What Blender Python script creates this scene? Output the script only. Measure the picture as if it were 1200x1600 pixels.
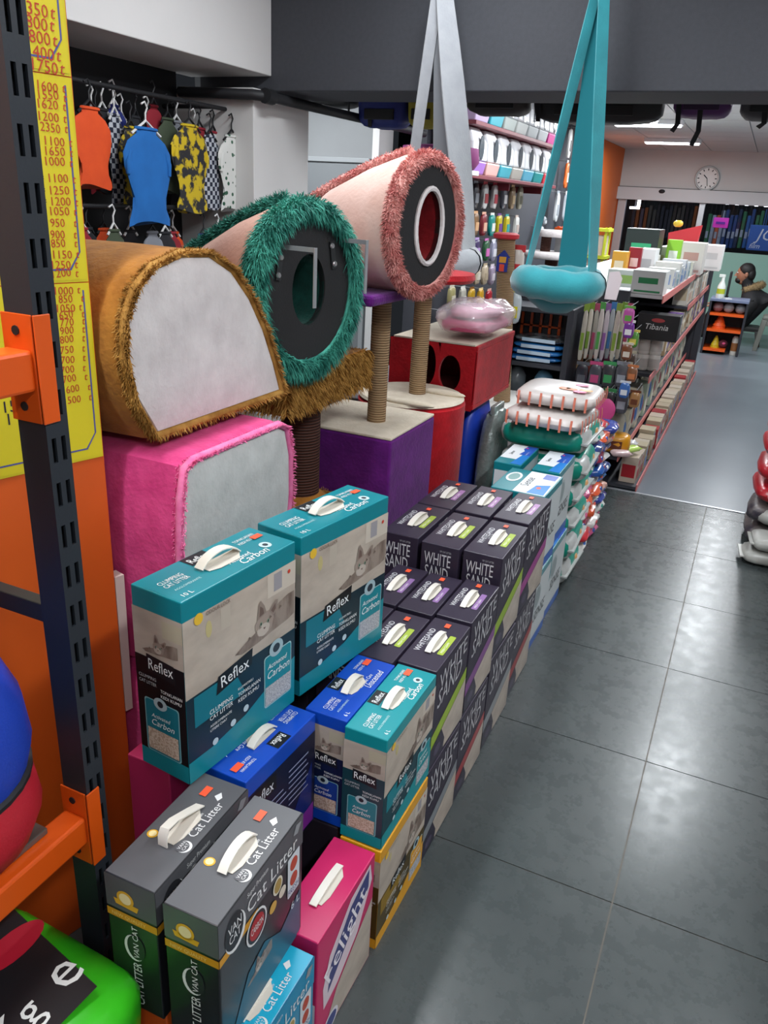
import bpy, math, random
from mathutils import Vector, Matrix
random.seed(7)
PI = math.pi
for o in list(bpy.data.objects): bpy.data.objects.remove(o)
SC = bpy.context.scene
COL = SC.collection
# ------------------------------------------------------------------ camera
F_PX, YAW, PITCH, ROLL, CAM_H = 1230.7, 0.41566, 0.38135, 0.05579, 1.6
def cam_axes():
    cy, sy, cp, sp = math.cos(YAW), math.sin(YAW), math.cos(PITCH), math.sin(PITCH)
    fwd = Vector((-sy*cp, cy*cp, -sp)); right = Vector((cy, sy, 0)); up = right.cross(fwd)
    cr, sr = math.cos(ROLL), math.sin(ROLL)
    return cr*right + sr*up, -sr*right + cr*up, fwd
CR, CU, CF = cam_axes()
EYE = Vector((0, 0, CAM_H))
cam = bpy.data.cameras.new('camera'); cam.sensor_fit = 'HORIZONTAL'; cam.sensor_width = 36
cam.lens = F_PX/1200*36; cam.clip_start = .03; cam.clip_end = 100
cobj = bpy.data.objects.new('camera', cam); COL.objects.link(cobj)
cobj.matrix_world = Matrix(((CR.x, CU.x, -CF.x, 0), (CR.y, CU.y, -CF.y, 0), (CR.z, CU.z, -CF.z, CAM_H), (0, 0, 0, 1)))
SC.camera = cobj
def ray(px, py): return CF + CR*((px-600)/F_PX) - CU*((py-800)/F_PX)
def atz(px, py, z): d = ray(px, py); return EYE + d*((z-CAM_H)/d.z)
def aty(px, py, y): d = ray(px, py); return EYE + d*(y/d.y)
def atx(px, py, x): d = ray(px, py); return EYE + d*(x/d.x)
def atp(px, py, p0, n): d = ray(px, py); return EYE + d*((p0-EYE).dot(n)/d.dot(n))
# ------------------------------------------------------------------ world, exposure
w = bpy.data.worlds.new('world'); SC.world = w; w.use_nodes = True
w.node_tree.nodes['Background'].inputs[0].default_value = (.75, .85, 1, 1)
w.node_tree.nodes['Background'].inputs[1].default_value = .02
SC.view_settings.view_transform = 'Standard'; SC.view_settings.look = 'None'
SC.view_settings.gamma = 1; SC.view_settings.use_curve_mapping = False
SC.view_settings.exposure = 0.0
# ------------------------------------------------------------------ light fixtures
CEIL_NEAR, CEIL_FAR = 2.75, 2.42
LIGHTS = []   # (x, y, ceiling z, length along x, length along y, watts, label)
# ------------------------------------------------------------------ materials
def lin(h):
    if isinstance(h, str):
        c = [int(h[i:i+2], 16)/255 for i in (0, 2, 4)]
        return [x/12.92 if x <= .04045 else ((x+.055)/1.055)**2.4 for x in c]
    return list(h)
_M = {}
def mat(name, col, rough=.5, metal=0, spec=.5, col2=None, scale=20, contrast=1, bump=0, bscale=60, emit=0, alpha=1,
        trans=0, sheen=0, kind='noise', coat=0, stretch=None):
    if name in _M: return _M[name]
    m = bpy.data.materials.new(name); m.use_nodes = True; nt = m.node_tree
    b = nt.nodes['Principled BSDF']; c = lin(col)
    b.inputs['Base Color'].default_value = (*c, 1); b.inputs['Roughness'].default_value = rough
    b.inputs['Metallic'].default_value = metal; b.inputs['Specular IOR Level'].default_value = spec
    if sheen: b.inputs['Sheen Weight'].default_value = sheen
    if coat: b.inputs['Coat Weight'].default_value = coat; b.inputs['Coat Roughness'].default_value = .12
    if trans: b.inputs['Transmission Weight'].default_value = trans
    if alpha < 1: b.inputs['Alpha'].default_value = alpha
    if emit: b.inputs['Emission Color'].default_value = (*c, 1); b.inputs['Emission Strength'].default_value = emit
    tc = None
    def coords():
        t = nt.nodes.new('ShaderNodeTexCoord'); s = t.outputs['Object']
        if stretch:
            mp = nt.nodes.new('ShaderNodeMapping'); mp.inputs['Scale'].default_value = stretch
            nt.links.new(s, mp.inputs[0]); s = mp.outputs[0]
        return s
    if col2 is not None:
        tc = coords()
        if kind == 'noise':
            n = nt.nodes.new('ShaderNodeTexNoise'); n.inputs['Scale'].default_value = scale; n.inputs['Detail'].default_value = 5
            out = n.outputs['Fac']
        elif kind == 'voronoi':
            n = nt.nodes.new('ShaderNodeTexVoronoi'); n.inputs['Scale'].default_value = scale; out = n.outputs['Distance']
        elif kind == 'wave':
            n = nt.nodes.new('ShaderNodeTexWave'); n.inputs['Scale'].default_value = scale; n.bands_direction = 'Z'
            n.inputs['Distortion'].default_value = .6; out = n.outputs['Fac']
        elif kind == 'checker':
            n = nt.nodes.new('ShaderNodeTexChecker'); n.inputs['Scale'].default_value = scale; out = n.outputs['Fac']
        nt.links.new(tc, n.inputs['Vector'])
        r = nt.nodes.new('ShaderNodeValToRGB'); h = .5/max(contrast, .01)
        if kind == 'voronoi': r.color_ramp.elements[0].position = .1; r.color_ramp.elements[1].position = .1+.6/contrast
        else: r.color_ramp.elements[0].position = max(0, .5-h*.5); r.color_ramp.elements[1].position = min(1, .5+h*.5)
        r.color_ramp.elements[0].color = (*c, 1); r.color_ramp.elements[1].color = (*lin(col2), 1)
        nt.links.new(out, r.inputs[0]); nt.links.new(r.outputs[0], b.inputs['Base Color'])
    if bump:
        s = coords()
        n = nt.nodes.new('ShaderNodeTexWave' if kind == 'wave' else 'ShaderNodeTexNoise'); n.inputs['Scale'].default_value = bscale
        if kind == 'wave': n.bands_direction = 'Z'
        nt.links.new(s, n.inputs['Vector'])
        bp = nt.nodes.new('ShaderNodeBump'); bp.inputs['Strength'].default_value = bump; bp.inputs['Distance'].default_value = .004
        nt.links.new(n.outputs['Fac'], bp.inputs['Height']); nt.links.new(bp.outputs[0], b.inputs['Normal'])
    _M[name] = m; return m
CNAMES = dict(black='101012', charcoal='33353a', grey='85888c', silver='b8bcc0', white='d8d8d6', beige='c8bca4', tan='b09a76', brown='7a5a3a', maroon='6a2430', red='b82a32', orange='d8662a', yellow='c9b22a', lime='9ab83a', green='3a8a4a', teal='1f8a80', blue='2f62b0', navy='23305f', violet='6a3a8a', lilac='a08ab8', pink='d0608f', salmon='d09a88', olive='7f8a4a')
CLIN = {k: [int(v[i:i+2], 16) for i in (0, 2, 4)] for k, v in CNAMES.items()}
def cn(h):
    c = [int(h[i:i+2], 16) for i in (0, 2, 4)]; return min(CLIN, key=lambda k: sum((a-b)**2 for a, b in zip(c, CLIN[k])))
def flat(h, rough=.4, coat=0):            # plain printed colour
    return mat('print_' + h + ('_gloss' if rough < .3 else ''), h, rough, coat=coat)
# ------------------------------------------------------------------ mesh builder
class MB:
    def __init__(s): s.v = []; s.f = []; s.m = []; s.mats = []
    def mi(s, m):
        if m not in s.mats: s.mats.append(m)
        return s.mats.index(m)
    def add(s, vs, fs, m):
        k = len(s.v); s.v += [tuple(p) for p in vs]; i = s.mi(m)
        for f in fs: s.f.append([k+j for j in f]); s.m.append(i)
    def box(s, x0, x1, y0, y1, z0, z1, m, M=None):
        vs = [Vector((x, y, z)) for z in (z0, z1) for y in (y0, y1) for x in (x0, x1)]
        if M is not None: vs = [M @ p for p in vs]
        s.add(vs, [(0,2,3,1), (4,5,7,6), (0,1,5,4), (2,6,7,3), (0,4,6,2), (1,3,7,5)], m); return s
    def loft(s, rings, m, cap=True, close=True):
        n = len(rings[0]); vs = [p for r in rings for p in r]; fs = []
        for i in range(len(rings)-1):
            for j in range(n if close else n-1):
                a, b = i*n+j, i*n+(j+1) % n; fs.append((a, b, b+n, a+n))
        if cap: fs.append(tuple(range(n-1, -1, -1))); fs.append(tuple(range((len(rings)-1)*n, len(rings)*n)))
        s.add(vs, fs, m); return s
    def tube(s, pts, r, m, n=8, cap=True, flatten=None):
        pts = [Vector(p) for p in pts]; rings = []; k = len(pts)
        rs = r if isinstance(r, (list, tuple)) else [r]*k
        prev = None
        for i, p in enumerate(pts):
            t = (pts[min(i+1, k-1)]-pts[max(i-1, 0)]).normalized()
            a = prev if prev is not None else (Vector((0, 0, 1)) if abs(t.z) < .9 else Vector((1, 0, 0)))
            a = (a - t*a.dot(t)).normalized(); prev = a; b = t.cross(a)
            rings.append([p + (a*math.cos(2*PI*j/n) + b*math.sin(2*PI*j/n))*rs[i] for j in range(n)])
        return s.loft(rings, m, cap)
    def ribbon(s, pts, wdir, width, thick, m):
        pts = [Vector(p) for p in pts]; k = len(pts); rings = []
        wd = wdir if isinstance(wdir, list) else [wdir]*k
        ws = width if isinstance(width, list) else [width]*k
        for i, p in enumerate(pts):
            t = (pts[min(i+1, k-1)]-pts[max(i-1, 0)]).normalized(); a = Vector(wd[i]); a = (a - t*a.dot(t)).normalized(); b = t.cross(a)
            h = ws[i]/2; q = thick/2
            rings.append([p+a*h+b*q, p-a*h+b*q, p-a*h-b*q, p+a*h-b*q])
        return s.loft(rings, m)
    def cyl(s, p0, p1, r0, r1, m, n=20, cap=True):
        return s.tube([p0, p1], [r0, r1], m, n, cap)
    def lathe(s, prof, m, n=24, c=(0, 0, 0), cap=True, sx=1, sy=1):
        rings = [[(c[0]+r*sx*math.cos(2*PI*j/n), c[1]+r*sy*math.sin(2*PI*j/n), c[2]+z) for j in range(n)] for r, z in prof]
        return s.loft(rings, m, cap)
    def prism(s, poly, O, U, V, N, d, m):
        O, U, V, N = Vector(O), Vector(U), Vector(V), Vector(N)
        a = [O+U*u+V*v for u, v in poly]; b = [p+N*d for p in a]
        n = len(poly); s.add(a+b, [tuple(range(n-1, -1, -1)), tuple(range(n, 2*n))] + [(i, (i+1) % n, n+(i+1) % n, n+i) for i in range(n)], m); return s
    def blob(s, c, r, m, nu=16, nv=10, e=1, noise=0, M=None, seed=0, e2=None):
        """superellipsoid: e<1 boxy"""
        rnd = random.Random(seed); e2 = e2 or e
        def pw(x, k): return math.copysign(abs(x)**k, x)
        ph = [rnd.uniform(0, 6.28) for _ in range(6)]
        rings = []
        for i in range(1, nv):
            a = -PI/2 + PI*i/nv; ring = []
            for j in range(nu):
                b = 2*PI*j/nu
                p = Vector((pw(math.cos(a), e)*pw(math.cos(b), e2), pw(math.cos(a), e)*pw(math.sin(b), e2), pw(math.sin(a), e)))
                k = 1 + noise*(math.sin(3*b+ph[0])*math.cos(2*a+ph[1]) + .6*math.sin(5*b+ph[2]+3*a) + .5*math.sin(7*a+ph[3]+2*b))
                q = Vector((p.x*r[0], p.y*r[1], p.z*r[2]))*k
                if M is not None: q = M @ q
                ring.append(q+Vector(c))
            rings.append(ring)
        return s.loft(rings, m, True)
    def build(s, name, parent=None, smooth=False, bevel=0, loc=None, subsurf=0):
        me = bpy.data.meshes.new(name); me.from_pydata(s.v, [], s.f)
        for m in s.mats: me.materials.append(m)
        me.polygons.foreach_set('material_index', s.m)
        if smooth: me.polygons.foreach_set('use_smooth', [True]*len(s.f))
        me.update()
        o = bpy.data.objects.new(name, me); COL.objects.link(o)
        if parent is not None: o.parent = parent
        if loc is not None: o.location = loc
        if bevel:
            b = o.modifiers.new('bevel', 'BEVEL'); b.width = bevel; b.segments = 2; b.limit_method = 'ANGLE'
        if subsurf:
            b = o.modifiers.new('sub', 'SUBSURF'); b.levels = subsurf; b.render_levels = subsurf
        if smooth and not subsurf:
            try: me.set_sharp_from_angle(angle=math.radians(50))
            except Exception: pass
        return o
def wbuild(b, name, parent, **k):
    """build a mesh given in world coordinates under an unrotated parent"""
    o = parent.location.copy(); q = parent.parent
    while q is not None: o += q.location; q = q.parent
    b.v = [(x-o.x, y-o.y, z-o.z) for x, y, z in b.v]
    return b.build(name, parent, **k)
def thing(name, label, cat, loc=(0, 0, 0), rotz=0, group=None):
    o = bpy.data.objects.new(name, None); COL.objects.link(o); o.empty_display_size = .05
    o.location = loc; o.rotation_euler = (0, 0, rotz)
    return tag(o, label, cat, group)
def tag(o, label, cat, group=None):
    o['label'] = label; o['category'] = cat
    if group: o['group'] = group
    return o
def struct(o, label=None):
    o['kind'] = 'structure'
    if label: o['label'] = label
    return o
def copy_tree(root, loc, rotz=None, label=None, group=None, parent=None):
    c = root.copy(); COL.objects.link(c); c.parent = parent
    if parent is None:
        c.location = loc
        if rotz is not None: c.rotation_euler = (0, 0, rotz)
        if label: c['label'] = label
        if group: c['group'] = group
    for ch in KIDS.get(root.name, root.children): copy_tree(ch, None, parent=c)
    return c
KIDS = {}
# ------------------------------------------------------------------ flat print (lettering and artwork on a face)
_T = {}
def text_tris(s, shear=0):
    k = (s, shear)
    if k not in _T:
        cu = bpy.data.curves.new('txt', 'FONT'); cu.body = s; cu.shear = shear; cu.resolution_u = 2; cu.fill_mode = 'FRONT'
        ob = bpy.data.objects.new('txt', cu); COL.objects.link(ob)
        bpy.context.view_layer.update()
        me = bpy.data.meshes.new_from_object(ob.evaluated_get(bpy.context.evaluated_depsgraph_get()))
        vs = [(v.co.x, v.co.y) for v in me.vertices]; fs = [tuple(p.vertices) for p in me.polygons]
        bpy.data.objects.remove(ob); bpy.data.curves.remove(cu); bpy.data.meshes.remove(me)
        if vs:
            x0 = min(v[0] for v in vs); x1 = max(v[0] for v in vs)
            vs = [((a-x0), b) for a, b in vs]; wd = x1-x0
        else: wd = 1
        _T[k] = (vs, fs, wd)
    return _T[k]
class Print:
    """flat print on a plane: O origin, U right, V up, N outward"""
    def __init__(s, O, U, V, N): s.O, s.U, s.V, s.N = map(Vector, (O, U, V, N)); s.b = MB()
    def P(s, u, v, l): return s.O + s.U*u + s.V*v + s.N*(.0004+.00035*l)
    def poly(s, pts, col, l=0):
        m = col if not isinstance(col, str) else flat(col)
        s.b.add([s.P(u, v, l) for u, v in pts], [tuple(range(len(pts)))], m); return s
    def rect(s, u0, u1, v0, v1, col, l=0): return s.poly([(u0, v0), (u1, v0), (u1, v1), (u0, v1)], col, l)
    def rrect(s, u0, u1, v0, v1, r, col, l=0):
        pts = []
        for cx, cy, a0 in ((u1-r, v0+r, -90), (u1-r, v1-r, 0), (u0+r, v1-r, 90), (u0+r, v0+r, 180)):
            for k in range(4): a = math.radians(a0+30*k); pts.append((cx+r*math.cos(a), cy+r*math.sin(a)))
        return s.poly(pts, col, l)
    def disc(s, u, v, ru, rv, col, l=0, n=20):
        return s.poly([(u+ru*math.cos(2*PI*k/n), v+rv*math.sin(2*PI*k/n)) for k in range(n)], col, l)
    def text(s, t, u, v, h, col, l=3, wmax=None, rot=0, shear=0, center=False, w=None):
        vs, fs, wd = text_tris(t, shear)
        k = h/.7; kx = k
        if w: kx = w/wd
        elif wmax and wd*k > wmax: kx = wmax/wd
        c, sn = math.cos(rot), math.sin(rot); off = -wd*kx/2 if center else 0
        m = col if not isinstance(col, str) else flat(col)
        s.b.add([s.P(u+(a*kx+off)*c-b*k*sn, v+(a*kx+off)*sn+b*k*c, l) for a, b in vs], fs, m); return s
    def build(s, name, parent): return s.b.build(name, parent)
# ------------------------------------------------------------------ fur: short tapering strands standing on sampled points
def fur(b, pts, m, length, width, lean=(0, 0, -.5), jitter=.5, seed=1):
    rnd = random.Random(seed); lean = Vector(lean)
    for p, n in pts:
        p = Vector(p); n = Vector(n)
        d = (n + lean + Vector((rnd.gauss(0, jitter), rnd.gauss(0, jitter), rnd.gauss(0, jitter)))).normalized()
        L = length*rnd.uniform(.5, 1.25); s = d.cross(Vector((rnd.gauss(0, 1), rnd.gauss(0, 1), rnd.gauss(0, 1)))).normalized()*width*.5
        mid = p + d*L*.55; tip = p + d*L*.9 + lean*L*.35
        b.add([p-s, p+s, mid+s*.7, tip, mid-s*.7], [(0, 1, 2, 4), (4, 2, 3)], m)
# ================================================================== the setting
WX = -2.2           # left wall plane
BY = 3.45           # dark bulkhead, near face
FY = 13.0           # far wall
m_white = mat('wall_white', 'd6d5d4', .75, col2='cfcecd', scale=3, bump=.05, bscale=90)
m_grey = mat('wall_grey', '8f9294', .7, col2='87898b', scale=3)
m_dark = mat('bulkhead_dark', '3f4147', .75, col2='393b41', scale=60, bump=.1, bscale=300)
m_black = mat('black_panel', '17181c', .6)
m_orange = mat('orange_paint', 'd35a14', .5, col2='c85110', scale=4)
m_ceil = mat('ceiling_white', 'cfd0d2', .85, col2='c6c8ca', scale=60)
m_alu = mat('aluminium', 'b9bcc0', .35, .7)
m_grout = mat('grout', '6f6a62', .9)
def tile_mat():
    m = mat('slate_tile', '3a4041', .32, spec=.5, col2='484e4e', scale=2.2, contrast=1.0, bump=.05, bscale=40)
    nt = m.node_tree; b = nt.nodes['Principled BSDF']
    t = nt.nodes.new('ShaderNodeTexCoord'); g = nt.nodes.new('ShaderNodeNewGeometry')
    n = nt.nodes.new('ShaderNodeTexNoise'); n.inputs['Scale'].default_value = 16; n.inputs['Detail'].default_value = 9; n.inputs['Roughness'].default_value = .7
    nt.links.new(g.outputs['Position'], n.inputs['Vector'])
    r = nt.nodes.new('ShaderNodeMapRange'); r.inputs[1].default_value = .3; r.inputs[2].default_value = .7; r.inputs[3].default_value = .22; r.inputs[4].default_value = .34
    nt.links.new(n.outputs['Fac'], r.inputs[0]); nt.links.new(r.outputs[0], b.inputs['Roughness'])
    for x in nt.nodes:
        if x.type == 'TEX_NOISE' and x is not n:
            for l in list(x.inputs['Vector'].links): nt.links.remove(l)
            nt.links.new(g.outputs['Position'], x.inputs['Vector'])
    return m
m_tile = tile_mat()
m_far = mat('far_floor', '5c646c', .3, col2='687078', scale=1.5, contrast=1.4)
fl = struct(MB().box(-4, 2.6, -2.6, 4.75, -.1, -.003, m_grout).build('floor'), 'dark slate tiled floor of the near aisle')
SEAM = 4.75
tme = None
for i in range(-5, 5):
    for j in range(-7, 8):
        x0 = -.025+.6*i; y0 = 1.594+.6*(j-1)
        if y0 > SEAM-.02: continue
        y1 = min(y0+.6, SEAM)
        if abs(y1-y0-.6) < .01 and tme is not None:
            o = bpy.data.objects.new('tile', tme); COL.objects.link(o); o.parent = fl; o.location = (x0, y0, 0)
        else:
            o = MB().box(.0018, .5982, .0018, y1-y0-.0018, -.006, 0, m_tile).build('tile', fl, loc=(x0, y0, 0))
            if abs(y1-y0-.6) < .01: tme = o.data
struct(MB().box(-4, 2.6, SEAM+.02, FY, -.1, 0, m_far).build('floor'), 'smooth grey-blue floor of the far shop half')
struct(MB().box(-2.2, 2.6, SEAM, SEAM+.02, -.02, .004, m_alu).build('trim_1', bevel=.001), 'thin metal threshold strip where the two floors meet')
struct(MB().box(-4, 2.6, FY, 24, -.1, 0, mat('mall_floor', '6b6258', .25)).build('floor'), 'floor of the mall corridor beyond the glass doors')
# near ceiling, bulkhead, soffit and clothes niche
struct(MB().box(-4, 2.6, -2.6, BY, CEIL_NEAR, CEIL_NEAR+.1, m_ceil).build('ceiling'))
struct(MB().box(WX-.4, 2.6, BY, BY+.38, 2.015, CEIL_NEAR+.1, m_dark).build('wall_bulkhead', bevel=.006), 'dark grey bulkhead beam crossing the shop')
struct(MB().box(WX-.45, WX, -2.6, BY-.001, 2.075, CEIL_NEAR, m_white).build('wall_soffit', bevel=.004), 'white soffit above the clothes niche')
struct(MB().box(WX-.5, WX-.42, -2.6, 3.3, 0, 2.075, m_black).build('wall_niche'), 'black back panel behind the hanging clothes')
struct(MB().box(WX-.5, WX, 3.3, 3.79, 0, 2.013, m_white).build('wall_pillar', bevel=.004), 'white pillar beside the clothes niche')
struct(MB().box(2.5, 2.6, -2.6, FY, 0, 2.85, m_white).build('wall_right'))
struct(MB().box(-4, 2.6, -2.7, -2.6, 0, 2.85, m_white).build('wall_back'))
struct(MB().box(-4, WX-.5, 3.3, 3.4, 0, 2.85, m_white).build('wall_side'))
# partition with a grey door behind the pillar
PY = 5.25
xa, xb = aty(470, 200, PY).x, aty(598, 230, PY).x
struct(MB().box(-4, xb, PY, PY+.1, 0, 2.42, m_grey).build('wall_partition'), 'grey partition wall behind the white pillar')
dz = aty(530, 246, PY).z; dx1 = aty(580, 250, PY).x
d = MB(); m_fr = mat('door_frame_grey', '9b9fa2', .5)
d.box(xa-.4, dx1, PY-.03, PY, dz-.03, dz, m_fr); d.box(dx1-.035, dx1, PY-.03, PY, 0, dz-.03, m_fr)
dr = MB().box(xa-.4, dx1-.035, PY-.015, PY, 0, dz-.03, mat('door_grey', '7d8184', .5)).build('door_1'); struct(dr, 'grey door in the partition wall'); d.build('door_frame', dr, bevel=.003)
struct(MB().box(xb-.02, xb+.03, PY-.12, PY+.1, 0, 2.42, m_white).build('trim_2', bevel=.003), 'white post at the end of the grey partition')
OY = atx(908, 300, WX).y
# left wall of the far half: dark slat section, then orange
struct(MB().box(WX-.1, WX, PY+.1, OY, 0, 2.42, mat('slatwall_dark', '3b3d45', .6)).build('wall_left'), 'dark slatwall along the left side')
struct(MB().box(WX-.1, WX, OY, FY, 0, 2.42, mat('orange_wall', 'd9661c', .55)).build('wall_left'), 'orange painted left wall near the entrance')
# far ceiling tiles
struct(MB().box(-4, 2.6, BY+.38, FY, CEIL_FAR+.012, CEIL_FAR+.1, mat('ceiling_grid', 'b4b6b8', .7)).build('ceiling'))
cl = bpy.data.objects['ceiling.001']; tm = None
for i in range(8):
    for j in range(15):
        x0 = WX+.6*i; y0 = FY-.6*(j+1)
        if tm is None: o = MB().box(.006, .594, .006, .594, 0, .014, m_ceil).build('ceiling_tile', cl, loc=(x0, y0, CEIL_FAR)); tm = o.data
        else: o = bpy.data.objects.new('ceiling_tile', tm); COL.objects.link(o); o.parent = cl; o.location = (x0, y0, CEIL_FAR)
# far wall with sliding glass doors
HZ = aty(1085, 296, FY).z
struct(MB().box(-4, 2.6, FY, FY+.2, HZ, 2.5, m_white).build('wall_far'), 'white wall above the sliding doors with the clock')
struct(MB().box(-4, WX+.02, FY, FY+.2, 0, HZ, m_orange).build('wall_far'), 'orange wall end beside the sliding doors')
gz = aty(1030, 314, FY).z; mx = aty(1094, 340, FY).x; lx = aty(975, 340, FY).x
m_glass = mat('door_glass', '1c2226', .03, spec=.5, alpha=.1)
dr = MB().box(lx-.12, lx, FY-.03, FY+.05, 0, gz, m_alu).build('door_2', bevel=.004); struct(dr, 'sliding glass entrance door in an aluminium frame')
MB().box(lx-.15, 2.5, FY-.12, FY+.05, gz, HZ-.005, mat('operator_white', 'c3c5c8', .4)).build('door_header', dr, bevel=.006)
MB().box(mx-.04, mx+.04, FY-.03, FY+.05, 0, gz, m_alu).build('mullion', dr, bevel=.004)
MB().box(lx, mx-.04, FY, FY+.01, .08, gz, m_glass).build('pane', dr)
gt = aty(1120, 393, FY).z
MB().box(mx+.04, 2.4, FY, FY+.01, gt, gz, m_glass).build('pane', dr)
MB().box(mx+.04, 2.4, FY-.02, FY+.02, 0, gt, mat('mint_panel', '86b3a6', .5)).build('lower_panel', dr)
s = aty(1034, 299, FY-.13); MB().blob((s.x, FY-.12, s.z), (.045, .03, .028), m_black).build('sensor', dr, True)
t = MB().box(lx-.16, 2.5, FY-.02, FY, HZ-.012, HZ+.004, m_black).build('trim_3'); struct(t, 'thin dark joint under the white far wall')
# orange board beside the rack, slightly turned towards the camera
ED = Vector((-1.08, 1.097, 0)); ang = math.radians(15)
BD = Vector((math.sin(ang), math.cos(ang), 0)); BN = Vector((math.cos(ang), -math.sin(ang), 0))
b = MB(); b.prism([(0, 0), (-1.9, 0), (-1.9, 2.72), (0, 2.72)], ED, BD, (0, 0, 1), -BN, .05, m_orange)
struct(b.build('wall_board', bevel=.002), 'orange painted board behind the storage rack')
# ceiling lights
m_tube = mat('tube_light', 'f4f8ff', .4, emit=9)
m_hous = mat('light_housing', 'dcdde0', .5)
def ceiling_light(x, y, zc, lx, ly, watts, label):
    t = thing('ceiling_light', label, 'light', (x, y, zc), group='fluorescent ceiling lights')
    MB().box(-lx/2-.02, lx/2+.02, -ly/2-.02, ly/2+.02, -.045, 0, m_hous).build('housing', t, bevel=.006)
    MB().box(-lx/2, lx/2, -ly/2, ly/2, -.06, -.046, m_tube).build('diffuser', t, bevel=.004)
    L = bpy.data.lights.new('lamp', 'AREA'); L.shape = 'RECTANGLE'; L.size = lx; L.size_y = ly; L.energy = watts; L.color = (.93, .97, 1)
    lo = bpy.data.objects.new('lamp', L); COL.objects.link(lo); lo.location = (0, 0, -.066); lo.parent = t
for px in ((1012, 196), (1050, 224)):
    p = atz(*px, CEIL_FAR-.05); LIGHTS.append((p.x, p.y, CEIL_FAR, .62, .14, 34, 'bright fluorescent light on the far ceiling above the entrance'))
for y in (5.3, 7.6, 9.9): LIGHTS.append((.1, y, CEIL_FAR, .14, 1.2, 34, 'fluorescent light on the far ceiling over the aisle'))
for y in (5.6, 7.9): LIGHTS.append((-1.25, y, CEIL_FAR, .14, 1.2, 24, 'fluorescent light on the far ceiling over the left passage'))
for x, y in ((.75, -.9), (.75, .9), (.75, 2.5), (-1.0, .2), (-1.1, 2.4)): LIGHTS.append((x, y, CEIL_NEAR, .14, 1.2, 28, 'fluorescent light on the near ceiling'))
LIGHTS.append((-2.9, 4.4, CEIL_FAR, .6, .14, 30, 'added unseen ceiling light brightening the grey partition and door'))  # unseen fixture, added to brighten the grey partition behind the pillar
for l in LIGHTS: ceiling_light(*l)
# wall clock
c = aty(1105, 279, FY); R = .155
ck = thing('wall_clock', 'round white wall clock above the entrance doors', 'clock', (c.x, FY, c.z))
mw = mat('clock_white', 'e8e8e6', .4); mg = mat('clock_rim', 'b9bcbc', .35, .3)
b = MB(); b.tube([(R*math.cos(a*PI/16), -.03, R*math.sin(a*PI/16)) for a in range(33)], .014, mg, 8, False); b.build('rim', ck, True)
MB().cyl((0, 0, 0), (0, -.025, 0), R, R, mw, 32).build('face', ck)
for k in range(12):
    b = MB(); a = k*PI/6; u = Vector((math.sin(a), 0, math.cos(a))); b.tube([u*.105+Vector((0, -.028, 0)), u*.13+Vector((0, -.028, 0))], .006, m_black, 4); b.build('hour_mark', ck)
MB().tube([(0, -.03, 0), (-.05, -.03, .045)], .006, m_black, 4).build('hour_hand', ck); MB().tube([(0, -.032, 0), (.02, -.032, -.1)], .004, m_black, 4).build('minute_hand', ck)
# ================================================================== litter cartons
m_handle = mat('handle_plastic', 'e4e0d6', .35)
m_flap = mat('paper_flap', 'cfc9bd', .6)
def gravel(name, a, b2): return mat(name, a, .8, col2=b2, scale=260, contrast=4)
m_grav = gravel('gravel_print', 'a8927f', 'c7b7a6'); m_gravg = gravel('gravel_grey_print', '93969c', 'b6b8bb')
m_photo = mat('photo_print', 'c2b6a8', .4, col2='a3978b', scale=9, contrast=1.3, stretch=(1, 1, 2))
m_fur = mat('cat_photo_print', '93857a', .4, col2='6a5a50', scale=45, contrast=2, stretch=(1, 1, .35))
def carton(W, L, H, col, rough=.32, lid=None, lidh=.1):
    t = bpy.data.objects.new('litter_carton', None); COL.objects.link(t); t.empty_display_size = .05
    mb = mat('carton_' + col, col, rough, coat=.25 if rough < .36 else .05, spec=.5 if rough < .36 else .35)
    b = MB(); b.box(-W/2, W/2, -L/2, L/2, 0, H, mb); b.build('carton', t, bevel=.0025)
    global CUR; CUR = mb
    return t
def faces(W, L, H, base=None):
    return (Print((W/2, -L/2, 0), (0, 1, 0), (0, 0, 1), (1, 0, 0)).rect(.004, L-.004, .004, H-.004, CUR, -.6), Print((-W/2, -L/2, 0), (1, 0, 0), (0, 0, 1), (0, -1, 0)).rect(.004, W-.004, .004, H-.004, CUR, -.6),
            Print((W/2, -L/2, H), (0, 1, 0), (-1, 0, 0), (0, 0, 1)).rect(.004, L-.004, .004, W-.004, CUR, -.6))
LOW = False
def handle(t, H, y, x, hl, w=.02, rise=.014, flap=1):
    if LOW: rise = .0005
    b = MB(); pts = []
    for k in range(9):
        a = -1 + k/4; pts.append((x, y+a*hl/2, H+.0035+rise*(1-a*a)**.8))
    b.ribbon(pts, (1, 0, 0), w, .0025, m_handle); b.build('handle', t, True)
    if flap:
        f = MB(); f.prism([(-hl*.42, -w*.9), (-hl*.2, -w*1.25), (hl*.3, -w*1.25), (hl*.5, -w*.3), (hl*.5, w*.55), (-hl*.42, w*.55)], (x, y, H+.0012), (0, 1, 0), (-1, 0, 0), (0, 0, 1), .0012, m_flap); f.build('handle_flap', t)
def sticker(p, u, v, w=.026, h=.015, l=6, col='f05a36'): p.rect(u-w/2, u+w/2, v-h/2, v+h/2, col, l)
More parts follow.
